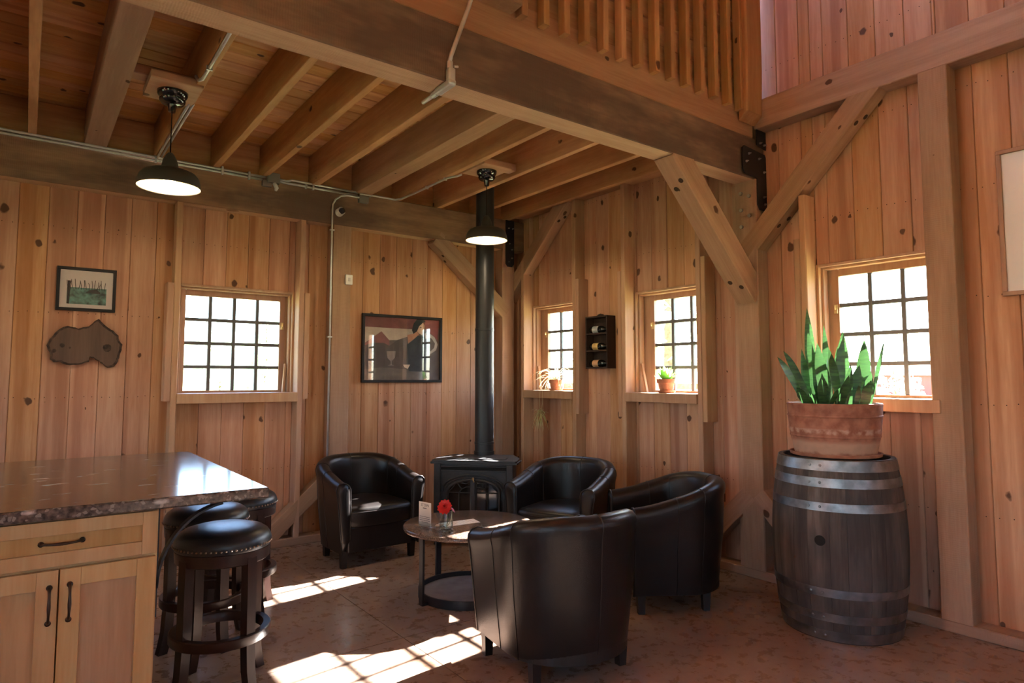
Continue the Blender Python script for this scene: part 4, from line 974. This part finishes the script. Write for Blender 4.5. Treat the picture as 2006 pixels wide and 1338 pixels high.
SH = {'top': [(2.425,1.912),(3.191,1.909),(3.192,1.840),(2.911,1.814),(2.427,1.815)],
 'rightred': [(3.034,1.910),(3.191,1.909),(3.175,1.714),(3.128,1.762),(3.043,1.802)],
 'cream': [(2.427,1.815),(2.904,1.811),(2.918,1.772),(2.850,1.739),(2.744,1.704),(2.665,1.701),(2.586,1.779),(2.427,1.670)],
 'hillred': [(2.427,1.664),(2.586,1.779),(2.668,1.696),(2.666,1.642),(2.511,1.670),(2.427,1.646)],
 'hilldark': [(2.424,1.646),(2.511,1.672),(2.613,1.673),(2.669,1.648),(2.744,1.704),(2.850,1.739),(2.868,1.417),(2.592,1.421),(2.422,1.429)],
 'table': [(2.422,1.429),(2.591,1.451),(3.189,1.414),(3.186,1.338),(2.422,1.338)],
 'rightgrey': [(3.055,1.691),(3.179,1.695),(3.186,1.338),(3.006,1.338)],
 'chairback': [(3.036,1.777),(3.071,1.791),(3.143,1.744),(3.179,1.676),(3.158,1.619),(3.095,1.580),(3.091,1.602),(3.140,1.644),(3.147,1.688),(3.107,1.736),(3.044,1.728)],
 'arm': [(2.850,1.757),(2.911,1.769),(2.952,1.798),(2.973,1.762),(2.905,1.710),(2.858,1.675)],
 'dress': [(2.851,1.666),(2.905,1.704),(2.960,1.755),(3.036,1.746),(3.065,1.691),(3.058,1.413),(2.868,1.417),(2.860,1.538)],
 'face': [(2.952,1.798),(2.972,1.842),(3.014,1.881),(3.034,1.851),(3.023,1.789),(3.008,1.760),(2.973,1.774)],
 'hair': [(2.897,1.802),(2.917,1.870),(2.951,1.908),(3.020,1.908),(3.045,1.889),(3.014,1.880),(2.972,1.842),(2.952,1.795),(2.915,1.769)],
 'glass': [(2.640,1.599),(2.732,1.602),(2.726,1.542),(2.694,1.508),(2.691,1.476),(2.721,1.470),(2.649,1.469),(2.685,1.476),(2.681,1.508),(2.651,1.534)],
 'hand': [(2.810,1.477),(2.881,1.478),(2.858,1.438),(2.824,1.453)], 'eye': [(2.976,1.837),(3.004,1.836),(2.990,1.829)], 'lips': [(3.001,1.786),(3.016,1.785),(3.006,1.779)]}
CC = {'top': ((.10,.022,.025),(.16,.04,.042)), 'rightred': ((.20,.045,.05),(.27,.07,.075)), 'cream': ((.36,.30,.25),(.46,.39,.33)), 'hillred': ((.16,.055,.055),(.21,.08,.08)), 'hilldark': ((.045,.038,.038),(.07,.058,.056)),
 'table': ((.085,.07,.058),(.14,.115,.095)), 'rightgrey': ((.07,.06,.058),(.12,.10,.095)), 'dress': ((.010,.012,.016),(.022,.026,.034)), 'chairback': ((.34,.29,.26),(.45,.40,.36)), 'arm': ((.36,.15,.09),(.45,.22,.14)),
 'face': ((.46,.27,.18),(.54,.35,.25)), 'hair': ((.006,.005,.006),(.012,.01,.012)), 'glass': ((.20,.16,.15),(.28,.23,.21)), 'hand': ((.5,.36,.27),(.56,.42,.33)), 'eye': ((.05,.03,.025),(.08,.05,.04)), 'lips': ((.30,.09,.07),(.34,.11,.09))}
for i, (k, pts) in enumerate(SH.items()):
    poly_xz(pts, 5.4618-.0001*(i+1), 5.4619, noisy('print_'+k, CC[k][0], CC[k][1], 14, .6), 'print_area', prt, (0,0,0)).location = (-org[0], -org[1], -org[2])
poly_xz([(2.415,1.332),(3.20,1.332),(3.20,1.915),(2.415,1.915)], 5.452, 5.454, M['picglass'], 'glazing', bp_, org)
org = (.318, 5.472, 1.821)
sp_ = empty('framed_picture', org); tag(sp_, 'small black framed green woodland print above the wood slab', 'picture')
frame_part(sp_, org, .141, .495, 1.821, 2.127, .020, 5.445, 5.473, M['frameblk'])
mt = poly_xz([(.15,1.83),(.486,1.83),(.486,2.118),(.15,2.118)], 5.458, 5.466, M['mat'], 'mat', sp_, org)
M['teal'] = noisy('woodland_print', (.008,.04,.038), (.12,.33,.28), 30, .6, detail=8)
pr = poly_xz([(.203,1.868),(.437,1.868),(.437,1.985),(.203,1.985)], 5.4572, 5.458, M['teal'], 'print', sp_, org)
poly_xz([(.315,1.955),(.335,1.972),(.375,1.978),(.40,1.96),(.40,1.948),(.315,1.948)], 5.4566, 5.4572, plain('print_dark', (.012,.03,.027), .7), 'print_area', pr, (0,0,0)).location = (-org[0],-org[1],-org[2])
mb = MB(); rq = random.Random(3)
for i in range(15):
    x0 = .208+.0155*i; x1 = x0+rq.uniform(-.014,.014); z1 = rq.uniform(2.02,2.045); xm = (x0+x1)/2+rq.uniform(-.006,.006)
    mb.tube([(x0-org[0],5.4565-org[1],1.972-org[2]),(xm-org[0],5.4565-org[1],2.005-org[2]),(x1-org[0],5.4565-org[1],z1-org[2])], .0016, 4)
for x in (.207, .214): mb.tube([(x-org[0],5.4565-org[1],1.868-org[2]),(x+.003-org[0],5.4565-org[1],2.03-org[2])], .004, 4)
mb.build('print_branches', plain('print_ink', (.01,.02,.02), .7), pr)
poly_xz([(.16,1.84),(.476,1.84),(.476,2.108),(.16,2.108)], 5.4505, 5.452, M['picglass'], 'glazing', sp_, org)
SLAB = [(0.102,1.572),(0.116,1.607),(0.125,1.626),(0.145,1.659),(0.169,1.685),(0.215,1.713),(0.247,1.705),(0.279,1.696),(0.311,1.704),(0.343,1.712),(0.361,1.739),(0.380,1.760),(0.402,1.768),(0.419,1.742),(0.448,1.717),(0.488,1.686),(0.523,1.655),(0.528,1.622),(0.546,1.589),(0.545,1.550),(0.530,1.490),(0.528,1.470),(0.504,1.430),(0.465,1.427),(0.436,1.449),(0.413,1.468),(0.379,1.490),(0.358,1.493),(0.348,1.467),(0.306,1.444),(0.263,1.440),(0.216,1.440),(0.179,1.461),(0.148,1.461),(0.124,1.476),(0.130,1.507),(0.111,1.544)]
org = (.325, 5.472, 1.43); ws_ = empty('wood_slab', org); tag(ws_, 'dark live-edge wood slab with bark hung below the small print', 'wall decor')
rq = random.Random(5); ring_ = []
for i in range(len(SLAB)):
    a, b = SLAB[i], SLAB[(i+1) % len(SLAB)]
    for t in (0, .5): ring_.append((a[0]+(b[0]-a[0])*t+rq.uniform(-.003,.003), a[1]+(b[1]-a[1])*t+rq.uniform(-.003,.003)))
poly_xz(ring_, 5.437, 5.47, M['bark'], 'bark_edge', ws_, org)
cxs, czs = .325, 1.575
poly_xz([(cxs+(p[0]-cxs)*.93, czs+(p[1]-czs)*.91) for p in ring_], 5.434, 5.4368, M['slabwood'], 'face', ws_, org)
for (x, z, r0) in ((.19,1.575,.012),(.455,1.563,.022),(.145,1.535,.012),(.235,1.56,.006)):
    poly_xz([(x+r0*(1+.4*rq.random())*math.cos(a*math.pi/5), z+r0*(1+.4*rq.random())*math.sin(a*math.pi/5)) for a in range(10)], 5.4330, 5.4341, M['bark'], 'burl_hole', ws_, org)

# ------------------------------------------------------------------ bottle rack on the right wall
org = (4.145, 4.165, 1.44)
rk = empty('bottle_rack', org); tag(rk, 'dark wooden wall rack with three bottle compartments between the two windows', 'rack')
M['rackwood'] = wood('rack_dark_wood', (0.055,0.032,0.024), (0.03,0.017,0.013), kscale=3, ksize=.05, rough=.55, var=.3)
mb = MB(); mb.box(-.012,-.001,-.135,.135,0,.463); mb.build('back_panel', M['rackwood'], rk)
for y in (-.135, .125):
    mb = MB(); mb.box(-.10,-.012,y,y+.010,0,.463); mb.build('side_panel', M['rackwood'], rk)
for i in range(4):
    z = .151*i; mb = MB(); mb.box(-.104,-.012,-.125,.125,z,z+.010); mb.cbox(-.108,-.096,-.137,.137,z-.002,z+.012,.002); mb.build('shelf', M['rackwood'], rk)
for y in (-.131, .131):
    mb = MB(); mb.cbox(-.108,-.098,y-.006,y+.006,0,.463,.002); mb.build('post', M['rackwood'], rk)
mb = MB()
mb.tube([(-.05,-.04,.463),(-.05,-.03,.475),(-.05,0,.482),(-.05,.03,.475),(-.05,.04,.463)], .008, 6); mb.build('handle', M['rackwood'], rk, smooth=True)
for i in range(3):
    for j, (y, x) in enumerate(((.140,-.05),)):
        mb = MB(); mb.tube([(x,y-.005,.151*i+.085),(x,y+.004,.151*i+.085),(x,y+.012,.151*i+.085)], [.006,.011,.004], 8); mb.build('knob', M['bolt'], rk, smooth=True)
LC = (plain('label_grey', (.42,.45,.46), .6), plain('label_gold', (.60,.42,.16), .5), plain('label_tan', (.62,.36,.20), .6))
M['bottleglass'] = plain('dark_bottle_glass', (.008,.010,.008), .08)
for i, nm in enumerate(('tan', 'gold', 'grey')):
    bt = empty('bottle', (4.145-.055, 4.165, 1.44+.151*i+.010+.034)); bt.rotation_euler = (R(90), 0, 0)
    tag(bt, ('dark bottle with a pale tan label lying in the lowest rack compartment', 'dark bottle with a gold label lying in the middle rack compartment', 'dark bottle with a grey label lying in the top rack compartment')[i], 'bottle', 'bottles in the wall rack')
    mb = MB(); mb.lathe([(0,-.115),(.028,-.115),(.032,-.108),(.033,-.10),(.033,.015),(.030,.035),(.018,.055),(.0125,.065),(.012,.105),(.014,.107),(.014,.116),(0,.118)], 24); mb.build('glass', M['bottleglass'], bt, auto=R(40))
    mb = MB(); mb.lathe([(.0334,-.075),(.0336,-.074),(.0336,-.005),(.0334,-.004)], 24); mb.build('label_wrap', LC[{'tan':2,'gold':1,'grey':0}[nm]], bt, smooth=True)

# ------------------------------------------------------------------ whiteboard at the right edge
org = (4.145, .735, 1.787); wb_ = empty('whiteboard', org); tag(wb_, 'large pale wooden framed whiteboard at the right edge of the picture', 'whiteboard')
mb = MB(); w = .022
for (a, b, c, d) in ((-.45,.45,0,w),(-.45,.45,.78-w,.78),(-.45,-.45+w,w,.78-w),(.45-w,.45,w,.78-w)): mb.cbox(-.028,-.002,a,b,c,d,.003)
mb.build('frame', M['sash'], wb_)
mb = MB(); mb.box(-.014,-.003,-.43,.43,.02,.76); mb.build('panel', M['board'], wb_)

# ------------------------------------------------------------------ pendant lamps
def make_pendant(loc, label, top=.55, power=11.0, block=True):
    p = empty('pendant_lamp', loc); tag(p, label, 'pendant lamp', 'pendant lamps')
    prof = [(.160,.0),(.1625,-.003),(.1635,0),(.1615,.012),(.159,.034),(.150,.060),(.134,.080),(.108,.092),(.076,.098),(.050,.100),(.046,.104),(.044,.118),(.038,.150),(.032,.165),(.022,.186),(.012,.198),(0,.200)]
    mb = MB(); mb.lathe(prof, 48); sh = mb.build('shade', M['shade'], p, auto=R(50))
    mb = MB(); mb.lathe([(.160,.001),(.156,.033),(.147,.057),(.131,.076),(.106,.087),(.05,.092),(0,.094)], 48); mb.build('reflector', M['enamel'], sh, smooth=True)
    mb = MB(); mb.lathe([(0,.016),(.02,.020),(.032,.036),(.034,.05),(.028,.066),(.016,.08),(.014,.094),(0,.094)], 24); mb.build('bulb', M['bulb'], sh, smooth=True)
    mb = MB(); mb.tube([(0,0,.195),(0,0,top-.09)], .0035, 6); mb.build('cord', M['black'], p)
    mb = MB(); mb.lathe([(0,top-.115),(.018,top-.115),(.022,top-.09),(.026,top-.075),(.056,top-.068),(.066,top-.055),(.068,top-.045),(.062,top-.038),(.070,top-.030),(.078,top-.018),(.080,top),(0,top)], 40); mb.build('canopy', M['blackgloss'], p, auto=R(40))
    l = bpy.data.lights.new('pendant_light', 'POINT'); l.energy = power; l.color = (1.0,.76,.50); l.shadow_soft_size = .03
    lo = bpy.data.objects.new('pendant_light', l); COL.objects.link(lo); lo.parent = p; lo.location = (0,0,.012)
    if block:
        o = bbeam('mounting_block', -.13, .13, -.16, .16, top, top+.045, 'x', M['stud'], p, ch=.003); o.location = Vector((-.13,0,top+.0225))
    return p
make_pendant((.599, 4.031, 2.42), 'black barn-style pendant lamp at the left above the island')
make_pendant((2.838, 4.138, 2.425), 'black barn-style pendant lamp hanging in front of the stove pipe')
for (x, y, lab) in ((-1.6, 4.05, 'black pendant lamp beyond the left picture edge under the loft'), (-.9, -1.2, 'black pendant lamp in the tall hall behind the camera'), (2.2, -1.0, 'black pendant lamp behind the camera near the right wall')):
    make_pendant((x, y, 2.42 if y > 2 else 2.75), lab, .55 if y > 2 else ZR-2.75, 11.0, y > 2)
# timbers that carry the mounting blocks between the joists
for (x0, x1, y) in ((.392,.692,4.03),(2.702,3.092,4.14)):
    bbeam('blocking', x0, x1, y-.05, y+.05, 3.015, 3.07, 'x', M['stud'], ceiling)

# ------------------------------------------------------------------ conduits and small wall gear
def conduit(name, runs, label, r=.0095, straps=()):
    p0 = Vector(runs[0][0]); root = empty(name, p0); tag(root, label, 'conduit')
    for pts in runs:
        mb = MB(); mb.tube([Vector(q)-p0 for q in pts], r, 10); mb.build('tube', M['conduit'], root, smooth=True)
    for (c, sz) in straps:
        mb = MB(); c = Vector(c)-p0; mb.cbox(c.x-sz[0], c.x+sz[0], c.y-sz[1], c.y+sz[1], c.z-sz[2], c.z+sz[2], .002); mb.build('strap', M['conduit'], root)
    return root
yc = YF-.012
conduit('conduit', [[(-1.4,yc,2.985),(1.49,yc,2.975)], [(-1.4,yc,2.958),(1.49,yc,2.952)]], 'twin steel conduit run along the back wall beam left of the grey box', straps=[((.70,yc,2.968),(.008,.012,.032)),((1.16,yc,2.968),(.008,.012,.032)),((1.36,yc,2.964),(.008,.012,.032))])
conduit('conduit', [[(1.60,yc,2.978),(1.66,yc,2.975),(1.70,yc,2.99),(2.28,yc,2.985)], [(1.60,yc,2.960),(1.66,yc,2.958),(2.28,yc,2.958)]], 'steel conduit pair along the back wall beam right of the grey box', straps=[((1.88,yc,2.972),(.008,.012,.032)),((1.82,yc,2.96),(.008,.012,.02))])
conduit('conduit', [[(2.285,yc-.022,2.94),(2.18,yc-.022,2.94),(2.12,yc-.018,2.925),(2.075,yc-.01,2.89),(2.056,yc,2.845),(2.052,yc,2.78),(2.050,yc,.08)]], 'thin steel conduit bending down the wall post beside the security camera', .008, [((2.052,yc,2.62),(.02,.012,.006)),((2.05,yc,1.7),(.02,.012,.006))])
conduit('conduit', [[(2.30,yc,2.978),(2.45,yc,2.985),(2.58,yc,2.985),(2.635,yc-.02,2.978),(2.66,yc-.10,2.974),(2.672,5.05,2.974),(2.676,4.46,2.974),(2.685,4.40,2.968),(2.705,4.36,2.968),(2.715,4.315,2.972)]], 'steel conduit running along a joist to the pendant lamp by the stove pipe', .0085, [((2.40,yc,2.982),(.006,.012,.014)),((2.675,4.80,2.974),(.014,.006,.012)),((2.676,4.50,2.974),(.014,.006,.012))])
conduit('conduit', [[(.70,3.0,2.974),(.702,3.70,2.974),(.70,3.76,2.974),(.69,3.81,2.985),(.685,3.85,3.02)]], 'steel conduit bending from a joist to the left pendant lamp', .0095, [((.702,3.60,2.974),(.016,.006,.012))])
conduit('conduit', [[(.706,4.15,2.974),(.708,5.28,2.974),(.708,YF-.012,2.97)], [(.728,4.15,2.974),(.73,5.28,2.974)]], 'pair of steel conduits under the joist behind the left pendant lamp', .0075)
conduit('conduit', [[(1.66,2.50,3.30),(1.62,2.52,3.12),(1.540,2.545,2.87),(1.533,2.546,2.838)], [(1.533,2.705,2.726),(1.533,2.80,2.726)]], 'bright steel conduit dropping over the face of the big beam to its fitting', .0105)
lb = MB(); lb.cbox(1.515,1.552,2.520,2.556,2.735,2.80,.008); lb.cbox(1.513,1.554,2.515,2.66,2.712,2.742,.010); lb.tube([(1.533,2.66,2.727),(1.533,2.70,2.727)], .016, 10); lb.tube([(1.533,2.546,2.80),(1.533,2.546,2.835)], .015, 10); lb.tube([(1.552,2.54,2.815),(1.575,2.54,2.82)], .006, 6)
lbo = lb.build('conduit_fitting', M['conduit']); tag(lbo, 'shiny steel elbow fitting under the edge of the big beam', 'conduit fitting')
jb = empty('junction_box', (1.545, YF, 2.93)); tag(jb, 'small grey electrical box on the back wall beam with a white sensor below', 'electrical box')
mb = MB(); mb.cbox(-.048,.048,-.05,0,.0,.085,.004); mb.build('box', M['boxgrey'], jb)
mb = MB(); mb.cbox(-.085,-.01,-.035,0,-.03,.02,.004); mb.build('side_box', M['boxgrey'], jb)
mb = MB(); mb.tube([(0,-.045,.0),(.012,-.05,-.02),(.022,-.05,-.04),(.014,-.052,-.062)], [.014,.017,.017,.010], 8); mb.build('sensor', M['white'], jb, smooth=True)
jb2 = MB(); jb2.cbox(2.285,2.375,YF-.04,YF,2.90,2.962,.004); o = jb2.build('junction_box', M['boxgrey']); tag(o, 'small grey box on the wall beam right of the security camera', 'electrical box')
sc_ = empty('security_camera', (2.118, YF, 2.785)); tag(sc_, 'small white round security camera with a black lens on the wall beam', 'security camera')
mb = MB(); mb.tube([(0,0,0),(0,-.012,0)], .036, 20); mb.tube([(-.006,-.012,-.004),(-.002,-.06,.004)], .034, 20); mb.build('housing', M['white'], sc_)
bm_ = MB(); d = Vector((-.38,-.8,-.28)).normalized(); bm_.tube([Vector((.006,-.045,.006)), Vector((.006,-.045,.006))+d*.034], [.030,.024], 20); bm_.build('lens', M['black'], sc_)
sw = empty('thermostat', (2.212, YF, 2.16)); tag(sw, 'small white thermostat on the post left of the big picture', 'thermostat')
mb = MB(); mb.cbox(-.032,.032,-.026,0,0,.088,.006); mb.build('case', M['white'], sw); mb = MB(); mb.cbox(-.010,.010,-.029,-.024,.03,.06,.002); mb.build('button', M['mat'], sw)

# ------------------------------------------------------------------ outdoors
mb = MB(); mb.box(-150,150,-150,150,-.5,-.25); gr = mb.build('ground', M['grass']); gr['kind'] = 'structure'
def tree(loc, h, r, z0, label, cone=False, n_=500, seed=1, leaf=.25):
    t = empty('tree', loc); tag(t, label, 'tree', 'trees outside the windows'); rq = random.Random(seed)
    mb = MB(); mb.tube([(0,0,0),(.05,0,h*.4),(0,.05,h*.92)], [max(.05,h*.022), max(.04,h*.015), .02], 8); mb.build('trunk', M['trunk'], t, smooth=True)
    mb = MB()
    for i in range(n_):
        while True:
            x, y, z = rq.uniform(-1,1), rq.uniform(-1,1), rq.uniform(0,1)
            rad = (1-z)*.98+.02 if cone else math.sqrt(max(0, 1-(2*z-1)**2))
            if x*x+y*y < rad*rad: break
        c = Vector((x*r, y*r, z0+(h-z0)*z)); a = Vector((rq.gauss(0,1), rq.gauss(0,1), rq.gauss(0,.6))).normalized(); b = a.orthogonal().normalized(); s = leaf*rq.uniform(.5,1.1)
        mb.add([c-a*s, c+b*s*.5, c+a*s, c-b*s*.5], [(0,1,2,3)])
    mb.build('crown', M['tree'], t); return t
G0 = -.25
def at(az, d): return (d*math.sin(R(az)), d*math.cos(R(az)), G0)
tree(at(12.6,48), 4.6, 3.0, .3, 'rounded pale tree seen far off left of centre through the back wall window', seed=1, n_=700, leaf=.5)
tree(at(8.4,62), 4.8, 3.4, .3, 'rounded far tree at the left edge of the back wall window view', seed=2, n_=600, leaf=.5)
tree(at(16.0,40), 6.2, 2.0, .4, 'pointed conifer left of a twin at the right of the back wall window view', True, 700, 3, .45)
tree(at(17.2,60), 6.4, 2.2, .4, 'pointed conifer at the far right of the back wall window view', True, 700, 4, .45)
tree(at(11.9,72), 4.2, 3.2, .3, 'low rounded tree between the far conifers and the pale tree outside', seed=5, n_=600, leaf=.5)
tree(at(50.2,12), 6.0, 2.0, 1.2, 'leafy tree just outside the window with the succulent', seed=6, n_=420, leaf=.28)
tree(at(55.5,19), 6.5, 2.0, 1.4, 'second leafy tree outside, right of the tree by the succulent window', seed=7, n_=380, leaf=.28)
tree(at(43.5,40), 3.4, 2.0, .4, 'low tree seen through the spider plant window', seed=8, n_=500, leaf=.35)
tree(at(67.2,22), 2.1, .75, .3, 'small round bush seen through the window above the barrel', seed=9, n_=420, leaf=.14)
bn = empty('far_barn', at(70.0,70), R(-70)); tag(bn, 'low red building with a grey roof far beyond the right window', 'building')
mb = MB(); mb.box(-7,7,-3,3,0,1.9); mb.build('wall', M['barnred'], bn); mb = MB(); mb.add([(-7.3,-3.3,1.9),(7.3,-3.3,1.9),(7.3,3.3,1.9),(-7.3,3.3,1.9),(-7.3,0,3.0),(7.3,0,3.0)], [(0,1,5,4),(2,3,4,5),(0,4,3),(1,2,5)]); mb.build('roof', M['barnroof'], bn)
fe = empty('field_fence', at(51,9.5), R(-51)); tag(fe, 'low wooden field fence outside the succulent window', 'fence')
mb = MB(); mb.box(-2,2,-.02,.02,1.45,1.53); mb.build('fence_rail', M['trunk'], fe); mb = MB(); mb.box(-2,2,-.02,.02,.95,1.03); mb.build('fence_rail', M['trunk'], fe)
for x in (-1.8,-.6,.6,1.8): mb = MB(); mb.box(x-.04,x+.04,-.04,.04,0,1.6); mb.build('fence_post', M['trunk'], fe)
